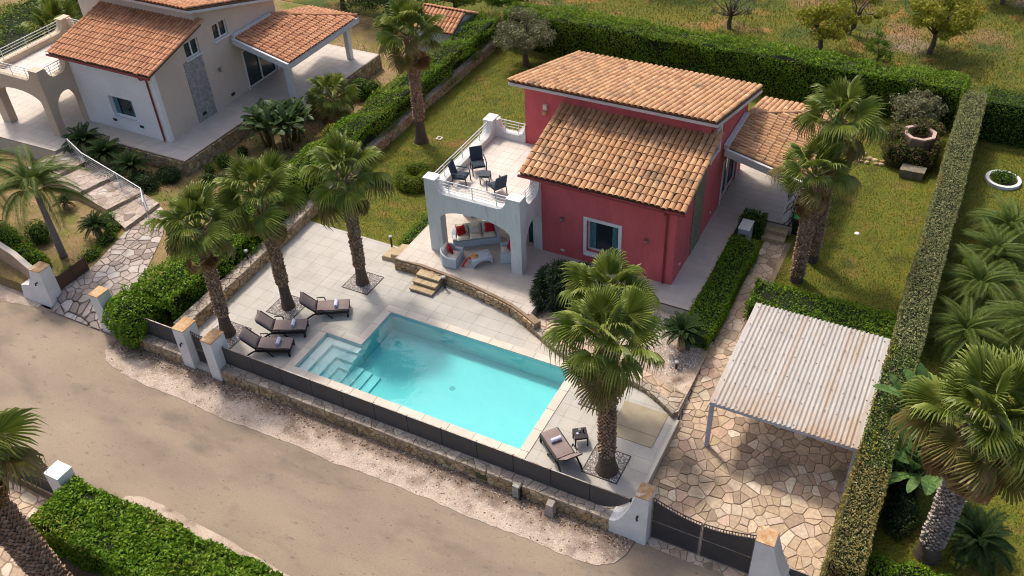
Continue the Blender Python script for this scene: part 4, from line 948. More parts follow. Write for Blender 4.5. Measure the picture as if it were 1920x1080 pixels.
def fan_leaf(seed, R=.95, pet=.85, nseg=32, droop=.25, span=118, fold=.05, arch=.12, dead=False):
    rn = random.Random(seed); mb = MB(); c0 = Vector((pet, 0, 0))
    pz = lambda x: arch*sin(min(1, x/pet)*pi*.6)
    N = 5; pts = [(pet*k/N, 0, pz(pet*k/N)) for k in range(N+1)]
    mb.tube(pts, [.035-.018*k/N for k in range(N+1)], 4, cap=False, sx=1.5)
    cz = pz(pet)
    for i in range(nseg):
        a0 = radians(-span+2*span*i/nseg); a1 = radians(-span+2*span*(i+1)/nseg); am = (a0+a1)/2
        rl = R*(1-.22*abs(am)/radians(span))*rn.uniform(.9, 1.06); r1, r2 = .54*rl, .8*rl
        dr = droop*rn.uniform(.6, 1.5)
        def pt(a, r, z): 
            x = pet+r*cos(a); y = r*sin(a)*(1-.12*(r/R)); zz = cz+z-.16*(r*abs(sin(a)))**2-.12*(max(0, r*cos(a)))**2
            return (x, y, zz)
        w2 = (a1-a0)*.3
        mid1 = pt(am, r1, fold); l1 = pt(a0, r1*.98, -fold*.4); r_1 = pt(a1, r1*.98, -fold*.4)
        l2 = pt(am-w2, r2, -dr*.3); rr2 = pt(am+w2, r2, -dr*.3); m2 = pt(am, r2, fold*.6-dr*.28)
        tip = pt(am+rn.uniform(-.05, .05), rl*(1-.25*min(1, dr)), -dr*.95)
        k0 = pt(am, .03, .0)
        mb.add([k0, l1, mid1, r_1, l2, m2, rr2, tip], [(0,1,2),(0,2,3),(1,4,5,2),(2,5,6,3),(4,7,5),(5,7,6)])
    return mb.mesh('fan_leaf')
FAN = {}
for key, kw, mm in (('young', dict(droop=.05, arch=.02, span=95, fold=.05), L_palm), ('mid', dict(droop=.3), L_palm), ('mid2', dict(droop=.42, arch=.16), L_palm), ('old', dict(droop=.6, arch=.25, span=125), L_palm), ('yel', dict(droop=.5, arch=.25, span=120), L_palmold), ('dead', dict(droop=.5, arch=.3, span=75, fold=.08, R=.9), L_palmdead)):
    for s in range(2):
        me = fan_leaf(hash(key) % 97+s if False else len(key)*13+s, **kw); me.materials.append(mm); FAN[key, s] = me
def palm_trunk(t, h, r, flare, boots, boot_m, seed, smooth_h, top_fat=1.12, loc=True):
    rn = random.Random(seed); mb = MB(); N = 26; path = []; rad = []
    for k in range(N+1):
        z = h*k/N; f = 1+(flare-1)*math.exp(-z/.42)+ (top_fat-1)*max(0, (z/h-.7)/.3)
        path.append((0, 0, z)); rad.append(r*f*(1+.012*(k % 2)))
    path = [(0, 0, -.15)]+path; rad = [rad[0]*1.05]+rad
    mb.tube(path, rad, 14); mb.build('trunk', M_trunk, t, smooth=True)
    if boots:
        b = MB(); z = smooth_h; k = 0
        while z < h:
            nb = 13; rr = r*(1+(top_fat-1)*max(0, (z/h-.7)/.3))
            for i in range(nb):
                a = 2*pi*(i+.5*(k % 2))/nb+rn.uniform(-.08, .08); w = rr*.26*rn.uniform(.8, 1.15); hh = .15*rn.uniform(.8, 1.3); o = .075*rn.uniform(.6, 1.5)
                ca, sa = cos(a), sin(a); ta = Vector((-sa, ca, 0)); c0 = Vector((ca*rr*.97, sa*rr*.97, z)); c1 = Vector((ca*(rr+o), sa*(rr+o), z+hh))
                b.add([c0-ta*w, c0+ta*w, c1+ta*w*.55, c1-ta*w*.55, Vector((ca*rr*.95, sa*rr*.95, z+hh*1.05))], [(0,1,2,3),(3,2,4),(0,3,4),(1,4,2)])
            z += .085; k += 1
        b.build('leaf_bases', boot_m, t)
def place_leaf(t, me, name, z, az, el, roll, s, r0=.12):
    o = bpy.data.objects.new(name, me); COL.objects.link(o); o.parent = t
    R = Matrix.Rotation(az, 4, 'Z') @ Matrix.Rotation(-el, 4, 'Y') @ Matrix.Rotation(roll, 4, 'X')
    o.matrix_local = Matrix.Translation((cos(az)*r0*cos(el), sin(az)*r0*cos(el), z)) @ R @ Matrix.Scale(s, 4); return o
def fan_palm(label, x, y, h, r=.27, scale=1.0, n=34, seed=1, z=0.0, dead=2, smooth_h=1.0, flare=1.7, boot_m=None, group='fan palms', rz=0, skirt=0, yel=3, tilt=None):
    t = thing('fan_palm', label, 'palm tree', (x, y, z), rz, group); rn = random.Random(seed)
    palm_trunk(t, h, r, flare, True, boot_m or M_boot, seed, smooth_h)
    tilt = tilt or (rn.uniform(-.04, .04), rn.uniform(-.04, .04)); t.rotation_euler = (tilt[0], tilt[1], rz)
    for i in range(n):
        f = (i+.5)/n; el = radians(80-104*f**.95+rn.uniform(-11, 11)); az = 2.399963*i+rn.uniform(-.2, .2)
        key = 'young' if f < .22 else ('mid' if f < .45 else ('mid2' if f < .66 else 'old'))
        if f > 1-yel/n: key = 'yel'
        place_leaf(t, FAN[key, i % 2], 'palm_leaf', h+.18-.38*f, az, el, rn.uniform(-.8, .8), scale*rn.uniform(.78, 1.12))
    for i in range(dead+skirt):
        place_leaf(t, FAN['dead', i % 2], 'dead_leaf', h-.25-rn.uniform(0, .25), 2.399963*i*1.7+rn.uniform(-.3, .3), radians(rn.uniform(-78, -52)), rn.uniform(-.5, .5), scale*rn.uniform(.75, .95), r0=.2)
    return t
def pinnate_leaf(L=1.6, a=.5, b=.75, n=34, lw=.035, ll=.4, vee=.35, droop=.15, seed=0, stemw=.022):
    rn = random.Random(seed); mb = MB()
    def rp(s): return Vector((L*(s-.22*b*s*s), 0, L*(a*s-b*s*s)))
    mb.tube([rp(k/7) for k in range(8)], [stemw*(1-.8*k/7) for k in range(8)], 4, cap=False)
    for i in range(n):
        s = .12+.87*i/(n-1); p = rp(s); tn_ = (rp(min(1, s+.02))-rp(s-.02)).normalized(); l = ll*(sin(pi*(.12+.8*s))**.7)*rn.uniform(.9, 1.1)
        up = Vector((0, 1, 0)).cross(tn_)*-1
        for sg in (1, -1):
            d = (Vector((0, sg, 0))*.85+tn_*.5-up*(-vee)).normalized(); e = p+d*l-Vector((0, 0, droop*l)); m_ = p+d*l*.5
            w = tn_*lw; mb.add([p-w*.4, m_-w*.6, e, m_+w*.6], [(0,1,2,3)])
    return mb.mesh('frond')
CYC = [pinnate_leaf(1.0, .42, .62, 44, .022, .19, .25, .02, s) for s in range(2)]
for me in CYC: me.materials.append(L_cycad)
FEA = [pinnate_leaf(2.5, .55, 1.05, 66, .034, .5, .25, .8, s, .03) for s in range(2)]
for me in FEA: me.materials.append(L_feather)
def cycad(label, x, y, z, scale=1.0, n=30, trunk=.3, seed=1, group='cycads'):
    t = thing('cycad', label, 'cycad', (x, y, z), 0, group); rn = random.Random(seed)
    MB().lathe([(.0,-.1),(.17*scale,-.05),(.2*scale,.1),(.17*scale,trunk),(.1*scale,trunk+.12),(0,trunk+.15)], n=12).build('trunk', M_boot, t)
    for i in range(n):
        f = (i+.5)/n; place_leaf(t, CYC[i % 2], 'frond', trunk+.08, 2.399963*i, radians(62-62*f+rn.uniform(-6, 6)), rn.uniform(-.2, .2), scale*rn.uniform(.9, 1.1), .05)
    return t
def feather_palm(label, x, y, z, h, scale=1.0, n=16, seed=1, r=.14, group='feather palms', elmax=75, elmin=0, flare=1.4):
    t = thing('feather_palm', label, 'palm tree', (x, y, z), 0, group); rn = random.Random(seed)
    if h > .3: MB().tube([(0,0,-.1),(0,0,.15),(0,0,h*.5),(0,0,h)], [r*flare, r*1.2, r, r*.8], 12).build('trunk', mat('grey_palm_trunk', (.26,.22,.2), (.17,.14,.125), rough=.9, scale=6, bump=.4, stretch=(1,1,5)), t, smooth=True)
    for i in range(n):
        f = (i+.5)/n; place_leaf(t, FEA[i % 2], 'frond', h, 2.399963*i, radians(elmax-(elmax-elmin)*f+rn.uniform(-8, 8)), rn.uniform(-.3, .3), scale*rn.uniform(.85, 1.1), .05)
    return t
def paddle_leaf(seed, L=1.2, W=.42, pet=.6, arch=.5, tears=.3):
    rn = random.Random(seed); mb = MB(); n = 12
    def rp(s): x = (pet+L)*s; return Vector((x*(1-.12*s), 0, x*.1*0+arch*(s-1.25*s*s)*1.0))
    mb.tube([rp(k/8) for k in range(9)], [.03*(1-.75*k/8) for k in range(9)], 4, cap=False)
    s0 = pet/(pet+L)
    for i in range(n):
        a, b = s0+(1-s0)*i/n, s0+(1-s0)*(i+1)/n; ga = rn.uniform(0, .3) if rn.random() < tears else 0
        for sg in (1, -1):
            wa, wb = W*.5*sin(pi*(.08+.92*i/n))**.6, W*.5*sin(pi*min(1, .08+.92*(i+1)/n))**.6
            pa, pb = rp(a), rp(b-(b-a)*ga); dz = .25+rn.uniform(-.05, .1)
            mb.add([pa, pb, pb+Vector((.06, sg*wb, wb*.35-abs(wb)*dz)), pa+Vector((.05, sg*wa, wa*.35-abs(wa)*dz))], [(0,1,2,3)] if sg < 0 else [(3,2,1,0)])
    return mb.mesh('paddle_leaf')
PAD = [paddle_leaf(s) for s in range(3)]
for me in PAD: me.materials.append(L_banana)
L_strel = mat('strelitzia_leaf', (.03,.06,.015), pal=[(.025,.05,.012),(.04,.08,.018),(.065,.11,.025)], rough=.5, rnd=.15, trans=.12, spec=.3)
PAD2 = [paddle_leaf(s+5, .95, .36, .5, .45, .15) for s in range(3)]
for me in PAD2: me.materials.append(L_strel)
def banana(label, x, y, z, stems=4, leaves=7, h=1.2, spread=.5, scale=1.0, seed=1, name='banana_plant', cat='plant', group='banana plants', pads=None):
    t = thing(name, label, cat, (x, y, z), 0, group); rn = random.Random(seed)
    for s in range(stems):
        a = 2*pi*s/stems+rn.uniform(-.4, .4); ox, oy = spread*cos(a)*rn.uniform(.5, 1), spread*sin(a)*rn.uniform(.5, 1); hh = h*rn.uniform(.65, 1.15)
        MB().tube([(ox*.8, oy*.8, -.1), (ox, oy, hh)], [.09*scale, .05*scale], 8).build('stem', mat('banana_stem', (.14,.12,.05), (.09,.06,.03), scale=5), t, smooth=True)
        for i in range(leaves):
            az = 2.399963*i+a+rn.uniform(-.3, .3); o = place_leaf(t, (pads or PAD)[i % 3], 'leaf', hh-.05, az, radians(rn.uniform(8, 72)), rn.uniform(-.5, .5), scale*rn.uniform(.7, 1.1), .02); o.location += Vector((ox, oy, 0))
    return t

# --- palms standing on the deck and around the house
fan_palm('fan palm on the deck nearest the small white gate', -23.89, 19.2, 5.1, .2, 1.0, 22, 3, smooth_h=.95, flare=1.75)
fan_palm('fan palm on the deck beside the topmost of the three loungers', -22.66, 21.58, 5.3, .2, 1.04, 24, 4, smooth_h=1.15, flare=1.5)
fan_palm('fan palm on the deck nearest the portico and stone steps', -20.72, 24.18, 5.35, .2, 1.04, 24, 5, smooth_h=.9, flare=1.5)
fan_palm('tall fan palm on the lawn behind, against the long stone wall', -24.56, 35.26, 5.9, .23, 1.08, 24, 6, smooth_h=1.3, flare=1.7, dead=5, yel=6)
fan_palm('large foreground fan palm by the single lounger and side table', -7.41, 19.28, 5.65, .235, 1.1, 24, 7, smooth_h=.75, flare=1.75, dead=1)
fan_palm('fan palm partly hidden behind the large foreground palm', -8.95, 22.1, 4.75, .23, 1.05, 22, 8, smooth_h=.9, flare=1.4, dead=1)
fan_palm('fan palm on the right lawn, the nearer of two, above the carport hedge', -4.19, 31.9, 5.1, .225, .98, 18, 9, smooth_h=.2, flare=1.25, dead=5)
fan_palm('taller fan palm on the right lawn behind the nearer one', -3.95, 33.5, 6.6, .225, 1.08, 20, 10, smooth_h=.3, flare=1.3, dead=5)
fan_palm('big fan palm with grey crosshatched trunk at the lower right', 2.69, 20.39, 5.9, .3, 1.22, 28, 11, z=-.05, smooth_h=.6, flare=1.35, boot_m=M_bootgrey, skirt=16, yel=8)
fan_palm('fan palm cut off by the lower left corner', -21.1, 7.9, 5.9, .4, 1.25, 18, 12, z=-.6, smooth_h=.1, flare=1.2, skirt=1, boot_m=M_boot, tilt=(.03,-.2))
fan_palm('low fan palm in the left garden by the neighbouring porch post', -29.9, 35.2, 1.3, .2, .95, 20, 13, smooth_h=.1, dead=5, yel=6)
feather_palm('slender feather palm with grey trunk beside the neighbouring stone path', -34.27, 20.13, -.03, 3.5, 1.0, 17, 17)
feather_palm('feather palm with dark trunk at the left edge of the picture', -38.3, 20.1, -.03, 3.2, 1.0, 16, 18)
feather_palm('young feather palm on the neighbouring lawn, right of the long clipped hedge', 2.6, 33.6, -.02, .5, .8, 24, 19, elmax=70, elmin=15)
feather_palm('young feather palm on the neighbouring lawn near the round flower bed', 3.3, 38.0, -.02, .5, .8, 24, 20, elmax=70, elmin=15)
feather_palm('feather palm at the right edge of the picture above the big fan palm', 4.6, 31.5, -.02, .8, .85, 24, 24, elmax=70, elmin=10)
feather_palm('young feather palm in the leafy row beside the clipped hedge, nearest the big fan palm', 2.4, 30.6, -.02, .4, .75, 22, 25, elmax=78, elmin=15)
feather_palm('young feather palm in the leafy row beside the clipped hedge, middle one', 2.9, 36.0, -.02, .4, .75, 22, 26, elmax=78, elmin=15)
# --- cycads
cycad('dark cycad by the neighbouring terrace, leftmost of three in a row', -39.6, 26.8, 0, 1.15, 30, .9, 21)
cycad('dark cycad by the neighbouring terrace, middle of three in a row', -37.9, 26.5, 0, 1.15, 30, .75, 22)
cycad('dark cycad by the neighbouring terrace, right one of three in a row', -36.0, 26.3, 0, 1.1, 28, .6, 23)
cycad('cycad with short trunk on white gravel beside the driveway', -7.08, 25.85, .12, .95, 36, .7, 25)
cycad('dark cycad below the big palm at the lower right', 3.9, 21.1, -.02, 1.25, 32, .4, 26)
cycad('dark cycad inside the bend of the neighbouring stone path', -33.85, 21.9, -.03, .85, 28, .5, 27)
cycad('small cycad at the edge of the neighbouring path steps', -37.2, 23.0, -.03, .6, 22, .25, 28)
cycad('small dark cycad among the left garden palms', -31.0, 27.5, -.03, .7, 24, .25, 29)
# --- broad leaved clumps
banana('dense broad leaved clump below the neighbouring porch', -31.2, 32.2, -.03, 15, 13, 1.35, 1.25, .9, 31, name='strelitzia', group='broad leaved clumps', pads=PAD2)
banana('banana plants between the clipped hedge and the big palm trunk', 1.75, 22.6, -.02, 6, 6, 1.3, .55, 1.05, 32)
banana('banana plants poking out over the clipped hedge beside the carport', 1.35, 24.6, -.02, 4, 6, 2.0, .4, 1.0, 33)
# --- hedges
hedge('long clipped grey green hedge running along the right side of the plot', -.02, 1.0, 17.3, 47.3, -.6, 2.15, 520, .085, L_olivehedge, 41, amp=.025, fr=1.2, depth=.07,
      mixes=[(L_dryhedge, -1, 2, 16, 21.2, .75, -3), (L_dryhedge, -1, 2, 21, 47, .55, .9), (L_yellow, -1, 2, 21.5, 28, .7, .35), (L_hedge, -1, 2, 21, 27, .45, -3)])
hedge('tall dark green hedge behind the pink villa', -25.8, .0, 46.9, 48.6, 0, 2.35, 380, .11, L_bright, 42, amp=.1, shoots=16, mixes=[(L_yellow, -26, 1, 46, 49, .3, .2)])  # top shoots laid dense and pale, painting sunlit brightness into the leaf colour
hedge('green hedge behind the neighbouring lawn at the upper right', 1.0, 14, 46.5, 48.2, 0, 2.2, 300, .1, L_hedge, 43, amp=.05, mixes=[(L_yellow, 0, 15, 46, 49, .5, .0)])
hedge('hedge on top of the long stone wall, left of the lawn', -27.7, -26.15, 27.6, 47.3, 0, 1.75, 330, .11, L_bright, 44, amp=.12, fr=1.6, shoots=9, mixes=[(L_yellow, -30, -20, 26, 48, .35, .1)])
hedge('low dense hedge behind the corrugated carport', -5.5, -.05, 28.45, 30.25, 0, 1.0, 420, .1, L_bright, 45, amp=.08, shoots=8)
hedge('narrow low hedge beside the villa side terrace and stone path', -7.3, -6.12, 26.1, 32.9, 0, .78, 520, .085, L_bright, 46, amp=.035)
hedge('short hedge block between the grey box and the porch steps', -7.3, -6.3, 34.0, 34.85, 0, .95, 420, .09, L_hedge, 47, amp=.04)
hedge('tiny low hedge strip along the portico side of the lawn', -20.65, -20.0, 27.05, 30.0, 0, .42, 420, .08, L_bright, 48, amp=.03)
hedge('big bright green hedge along the near side of the road', -22.9, -6, 8.8, 10.75, -.6, .95, 620, .14, L_bright, 49, amp=.08, fr=1.4, depth=.14, shoots=9, mixes=[(L_yellow, -30, 0, 8, 12, .3, .3)])
hedge('leafy hedge strip between the deck wall and the neighbouring stone path', -28.0, -26.0, 18.6, 27.6, -.03, 1.45, 400, .12, L_bright, 60, amp=.16, fr=1.5, depth=.18, shoots=10)
bush('large rounded bush spilling over the roadside wall by the small gate', [((-27.6,18.1,.6),(1.0,.95,.95)),((-28.2,18.2,.3),(.85,.8,.8)),((-27.4,17.5,.2),(.6,.5,.75))], 380, .12, L_bright, 61, amp=.12, zmin=-.5)
tor = [((-22.75+.66*cos(2*pi*k/12), 31.75+.66*sin(2*pi*k/12), .32), (.36,.36,.38)) for k in range(12)]
bush('ring shaped clipped topiary shrub on the lawn by the portico', tor, 1100, .06, L_yellow, 62, depth=.06, amp=.02, name='topiary', cat='topiary', zmin=.0, core=.85, mix=(L_shoot, .55))
bush('round dark bush in the neighbouring front garden beside the grey palm trunk', [((-36.2,20.6,.4),(.55,.55,.55))], 420, .09, L_hedge, 63, zmin=-.03)
bush('green hedge bush behind the tan boundary screen', [((-37.5,19.6,.3),(1.6,.6,.75)),((-35.3,19.2,.2),(1.1,.5,.6))], 380, .1, L_bright, 64, zmin=-.03)
bush('bright low bush at the bottom edge beside the clipped hedge', [((1.6,18.9,.2),(.6,.6,.6)),((2.5,19.2,.1),(.7,.6,.55)),((3.3,19.3,.0),(.5,.5,.45))], 420, .1, L_bright, 65, zmin=-.1)
bush('dark undergrowth below the banana plants', [((1.6,23.6,.3),(.5,1.8,.6)),((1.7,21.4,.2),(.5,.9,.5)),((1.5,26.5,.2),(.5,1.5,.6))], 260, .11, L_dark, 66, zmin=-.1)
for k, (x, y, s) in enumerate(((-32.6,29.2,.42),(-32.4,30.4,.35),(-32.2,27.6,.38),(-31.0,29.6,.3),(-32.8,28.3,.28))):
    bush(['small dark shrub at the foot of the neighbouring retaining wall, largest of five','small dark shrub by the retaining wall nearest the broad leaved clump','small shrub by the retaining wall corner nearest the cycads','small shrub standing apart on the bare soil of the left garden','smallest shrub squeezed against the neighbouring retaining wall'][k], [((x, y, s*.6), (s, s, s*.9))], 420, .08, L_hedge, 70+k, zmin=-.03, group='small shrubs by the retaining wall')
for k, (x, y) in enumerate(((-32.75,20.6),(-32.95,21.8),(-33.4,22.6),(-34.2,23.0),(-32.6,19.3))):
    bush(['low green edging plant on the path bend, second from the gate','low green edging plant on the path bend, third from the gate','low green edging plant beside the first path step','low green edging plant at the far end of the path bend','low green edging plant nearest the neighbouring gate pillar'][k], [((x-.3, y, .08), (.35,.55,.25))], 380, .09, L_bright, 80+k, zmin=-.03, group='edging plants along the path')
# --- shrub by the house (spiky rosettes)
def rosette_shrub(label, blobs, n, seed):
    rs = np.random.RandomState(seed); rn = random.Random(seed); t = thing('spiky_shrub', label, 'shrub', (blobs[0][0][0], blobs[0][0][1], .1))
    P_, N_ = blob_points(blobs, n, rs); V = []
    for p, d in zip(P_, N_):
        d = Vector(d); 
        if p[2] < .2: continue
        for k in range(26):
            v = (d*.7+Vector(rs.normal(0, .75, 3))).normalized()*rn.uniform(.26, .42); s_ = v.cross(Vector(rs.normal(0, 1, 3))).normalized()*.017
            q = Vector(p); V.append([q-s_, q+v*.5-s_*1.2, q+v-Vector((0,0,.05)), q+v*.5+s_*1.2])
    mb = MB()
    for (c2, r2) in blobs: ico(mb, c2, [q*.8 for q in r2])
    mb.build('inner_stems', M_core, t, world=True); quads_obj('foliage', np.array([[list(a) for a in q] for q in V]), L_yucca, t)
rosette_shrub('dark spiky leaved shrub against the portico corner of the pink villa', [((-12.5,26.5,.9),(.85,.8,.85)),((-11.8,26.9,.8),(.8,.7,.8)),((-12.85,26.0,.6),(.5,.5,.5))], 17, 91)
# --- trees
tree('grey green olive tree at the far corner of the lawn behind the wall', (-23.4,45.2,0), 3.4, 1.75, L_olive, 101, 11000, .13, 34, .5, trunk_r=.16, name='olive_tree')
tree('grey olive shrub tree beside the ivy covered well', (-1.9,45.6,0), 2.9, 1.3, L_olive, 102, 6500, .12, 24, .42, trunk_r=.1, name='olive_tree')
tree('orchard tree with leafy yellow green crown and twisted trunk beyond the hedge', (-8.3,52.8,0), 3.3, 1.7, L_fruit, 103, 8500, .15, 26, .5, trunk_r=.16, lean=(.2,.5), low=.5)
tree('bare limbed orchard tree leaning behind the leafy one', (-7.2,56.4,0), 3.2, 1.4, L_fruit, 104, 1600, .14, 14, .35, trunk_r=.17, lean=(.5,0), bare=8, low=.4)
tree('full crowned orchard tree in the middle of the field', (-2.5,55.6,0), 3.6, 2.0, L_fruit, 105, 13000, .15, 32, .55, trunk_r=.14, lean=(.3,.2))
tree('thin feathery shrub tree between the orchard trees', (-5.0,53.4,0), 1.9, .8, L_hedge, 106, 2600, .1, 14, .3, trunk_r=.05, low=.2)
tree('far orchard tree cut by the top edge at the right', (.6,64.5,0), 3.4, 1.8, L_fruit, 107, 8500, .15, 26, .55, trunk_r=.14)
tree('sparse grey twigged tree behind the hedge above the villa roof', (-14.0,54.5,0), 2.8, 1.6, L_olive, 108, 1500, .12, 20, .4, trunk_r=.13, bare=10)
tree('spreading bare branched tree at the top edge above the villa', (-19.5,58.5,0), 3.0, 2.2, L_olive, 109, 2400, .13, 22, .45, trunk_r=.14, bare=8)
tree('yellow green sapling just behind the hedge', (-13.2,50.8,0), 1.8, 1.2, L_yellow, 110, 2600, .13, 16, .35, trunk_r=.05, low=.2)
tree('orchard tree at the top edge left of the field centre', (-8.8,63.5,0), 3.4, 1.8, L_fruit, 111, 8500, .15, 26, .55, trunk_r=.14)
for k, (x, y, r, mm) in enumerate(((-34.5,47.5,2.6,L_dark),(-30.6,49.5,2.4,L_hedge),(-38.5,48.0,2.6,L_dark),(-27.2,50.6,2.0,L_hedge))):
    tree(['dark dense tree behind the neighbouring porch, middle of the group','green tree behind the garden shed','dark dense tree behind the neighbouring villa, leftmost of the group','green tree at the top edge right of the shed'][k], (x, y, 0), 3.6, r, mm, 120+k, 9000, .16, 34, .7, trunk_r=.16, name='dense_tree', group='trees behind the neighbouring plot')
for k, (x, y) in enumerate(((-52.5,38.5),(-49.6,41.5),(-50.5,35.2),(-54.5,44.0),(-47.5,44.5))):
    fan_palm(['bushy palm behind the neighbouring roof terrace, nearest its corner','bushy palm behind the neighbouring villa in the top left corner','bushy palm lowest at the left edge behind the roof terrace','bushy palm cut by the top left corner','bushy palm closest to the neighbouring upper roof'][k], x, y, 1.2, .2, 1.35, 22, 130+k, dead=3, smooth_h=.2, group='palms behind the neighbouring villa')
hedge('green undergrowth behind the neighbouring roof terrace', -60, -46.5, 33, 46, -.1, .6, 60, .2, L_hedge, 140, amp=.25, fr=1.0, depth=.3, name='undergrowth', cat='undergrowth', mixes=[(L_yellow, -70, -40, 30, 50, .4, .2)])

# ------------------------------------------------------------------ grass blades (uncountable)
def grass(name, rects, n, h, m, seed, z=0.0, clump=None):
    rs = np.random.RandomState(seed); V = []
    A = np.array([(b-a)*(d-c) for a, b, c, d in rects]); 
    for (a, b, c, d), f in zip(rects, A/A.sum()):
        k = int(n*f); x, y = rs.uniform(a, b, k), rs.uniform(c, d, k)
        P_ = np.stack([x, y, np.full(k, z)], 1)
        if clump: keep = lf_noise(P_, seed, 1.0, clump) > rs.uniform(-.6, 1.6, k); P_ = P_[keep]; k = len(P_)
        a_ = rs.uniform(0, 2*pi, k); hh = h*rs.uniform(.5, 1.4, k); w = h*.22
        sx, sy = np.cos(a_)*w, np.sin(a_)*w; tl = rs.normal(0, .45, (k, 2))*hh[:, None]
        b0 = P_-np.stack([sx, sy, np.zeros(k)], 1); b1 = P_+np.stack([sx, sy, np.zeros(k)], 1)
        t = P_+np.stack([tl[:, 0], tl[:, 1], hh], 1); e = np.stack([sx, sy, np.zeros(k)], 1)*.3
        V.append(np.stack([b0, b1, t+e, t-e], 1))
    return quads_obj(name, np.concatenate(V), m, None, 'stuff')
L_grass = leafmat('grass_blade', [(.06,.085,.007),(.095,.11,.01),(.14,.13,.018),(.08,.1,.009),(.17,.14,.035)])
L_weed = leafmat('weed_blade', [(.055,.085,.008),(.09,.11,.01),(.15,.13,.012),(.19,.14,.018),(.075,.1,.009)])
grass('lawn_blades', [(-25.9,-20.1,27.1,46.6),(-20.1,-16.5,38.5,46.6),(-5.0,-.1,30.4,46.5),(1.2,7,20,46)], 90000, .05, L_grass, 300)
grass('orchard_weeds', [(-30,14,48.7,75)], 110000, .085, L_weed, 301)
grass('garden_weeds', [(-40,-28,25,44),(-40,-33.4,18.8,23)], 9000, .1, L_weed, 302, clump=.8)

for k, (x, y, r) in enumerate(((-38.8,25.75,.5),(-36.9,25.6,.45),(-35.0,26.0,.6),(-34.3,27.0,.5))):
    bush(['dark shrub under the leftmost neighbouring cycad','dark shrub under the middle neighbouring cycad','dark shrub right of the neighbouring cycads beside the handrail','dark shrub at the front corner of the neighbouring retaining wall'][k], [((x, y, r*.5), (r*1.3, r, r*.8))], 380, .1, L_dark, 150+k, zmin=-.03, group='dark shrubs below the cycads')

for k, (x, y, r) in enumerate(((-28.6,33.4,.75),(-28.4,31.4,.7),(-28.7,29.4,.65),(-30.3,38.2,.7))):
    bush(['yellow green shrub behind the left hedge below the low fan palm','yellow green shrub behind the left hedge level with the topiary ring','yellow green shrub behind the left hedge nearest the deck palms','yellow green shrub beside the neighbouring porch, farthest back'][k], [((x, y, r*.6), (r, r, r*.85)), ((x+.5, y+.4, r*.5), (r*.7, r*.7, r*.7))], 330, .11, [L_yellow, L_bright, L_yellow, L_hedge][k], 160+k, zmin=-.03, group='shrubs behind the left hedge')

# ------------------------------------------------------------------ furniture and small things
M_wick = mat('dark_wicker', (.012,.012,.012), (.019,.017,.016), rough=.6, scale=40)
M_cush = mat('taupe_cushion', (.25,.195,.18), (.22,.17,.155), rough=.95, scale=3, fine=.06, fscale=30)
M_towel = mat('lavender_towel', (.66,.68,.84), (.6,.62,.8), rough=.95, scale=8, bump=.3, bscale=60)
M_navy = mat('slate_wicker', (.028,.036,.05), (.04,.05,.066), rough=.6, scale=30)
M_navyc = mat('slate_cushion', (.035,.05,.075), (.03,.042,.062), rough=.9, scale=5)
M_whick = mat('pale_grey_wicker', (.5,.56,.6), (.43,.49,.53), rough=.7, scale=30)
M_cream = mat('cream_cushion', (.72,.66,.54), (.66,.6,.48), rough=.95, scale=4)
M_red = mat('red_cushion', (.48,.018,.022), (.4,.012,.016), rough=.9, scale=6)
def lounger(label, x, y, rz):
    t = thing('sun_lounger', label, 'sun lounger', (x, y, 0), rz, 'dark sun loungers', 1.06)
    W = .32; fr = MB(); a = radians(47); bx, bz = -.28, .33
    for s in (-1, 1):
        fr.obox((.32, s*W, .28), (1.24, .05, .13)); fr.tube([(bx, s*W, .31), (bx-.36*cos(a), s*W, .31+.36*sin(a)), (bx-.72*cos(a), s*W, .31+.72*sin(a))], .03, 6)
    for k in range(9): fr.obox((-.2+k*.135, 0, .315), (.07, .6, .02))
    for k in range(5): d = .12+k*.145; fr.obox((bx-d*cos(a)-.02, 0, .31+d*sin(a)-.02), (.07, .6, .02), (0, a, 0))
    fr.build('frame', M_wick, t)
    MB().obox((bx-.39*cos(a), 0, .31+.39*sin(a)), (.8, .6, .025), (0, a, 0)).build('backrest_panel', M_wick, t); MB().obox((.945, 0, .29), (.04, .62, .13)).build('foot_rail', M_wick, t)
    for s in (-1, 1):
        MB().tube([(-.15, s*W, .3), (-.4, s*W*1.05, .24), (-.62, s*W*1.1, .1), (-.72, s*W*1.12, .0)], .033, 6).build('leg', M_wick, t)
        MB().obox((.9, s*W, .16), (.07, .06, .32)).build('leg', M_wick, t)
        MB().tube([(.1, s*W*1.08, .27), (.2, s*W*1.12, .12), (.32, s*W*1.14, .02)], .026, 6).build('brace', M_wick, t)
        MB().tube([(-.3, s*(W+.06), .33), (-.3, s*(W+.07), .47), (-.02, s*(W+.07), .48), (.02, s*(W+.06), .33)], .024, 6).build('armrest', M_wick, t)
    mb = MB(); N = 10
    top = [(-.26+1.22*k/N, .385+.012*sin(k*.9)-.03*max(0, (k-8)/2)**2) for k in range(N+1)]
    for k in range(N):
        (xa, za), (xb, zb) = top[k], top[k+1]; mb.hexa([(xa,-.3,za-.06),(xb,-.3,zb-.06),(xb,.3,zb-.06),(xa,.3,za-.06),(xa,-.29,za),(xb,-.29,zb),(xb,.29,zb),(xa,.29,za)])
    mb.build('seat_cushion', M_cush, t)
    MB().pillow((bx-.37*cos(a)-.04, 0, .31+.37*sin(a)+.06), (.8, .6, .09), (0, a, 0), 8).build('back_cushion', M_cush, t)
    return t
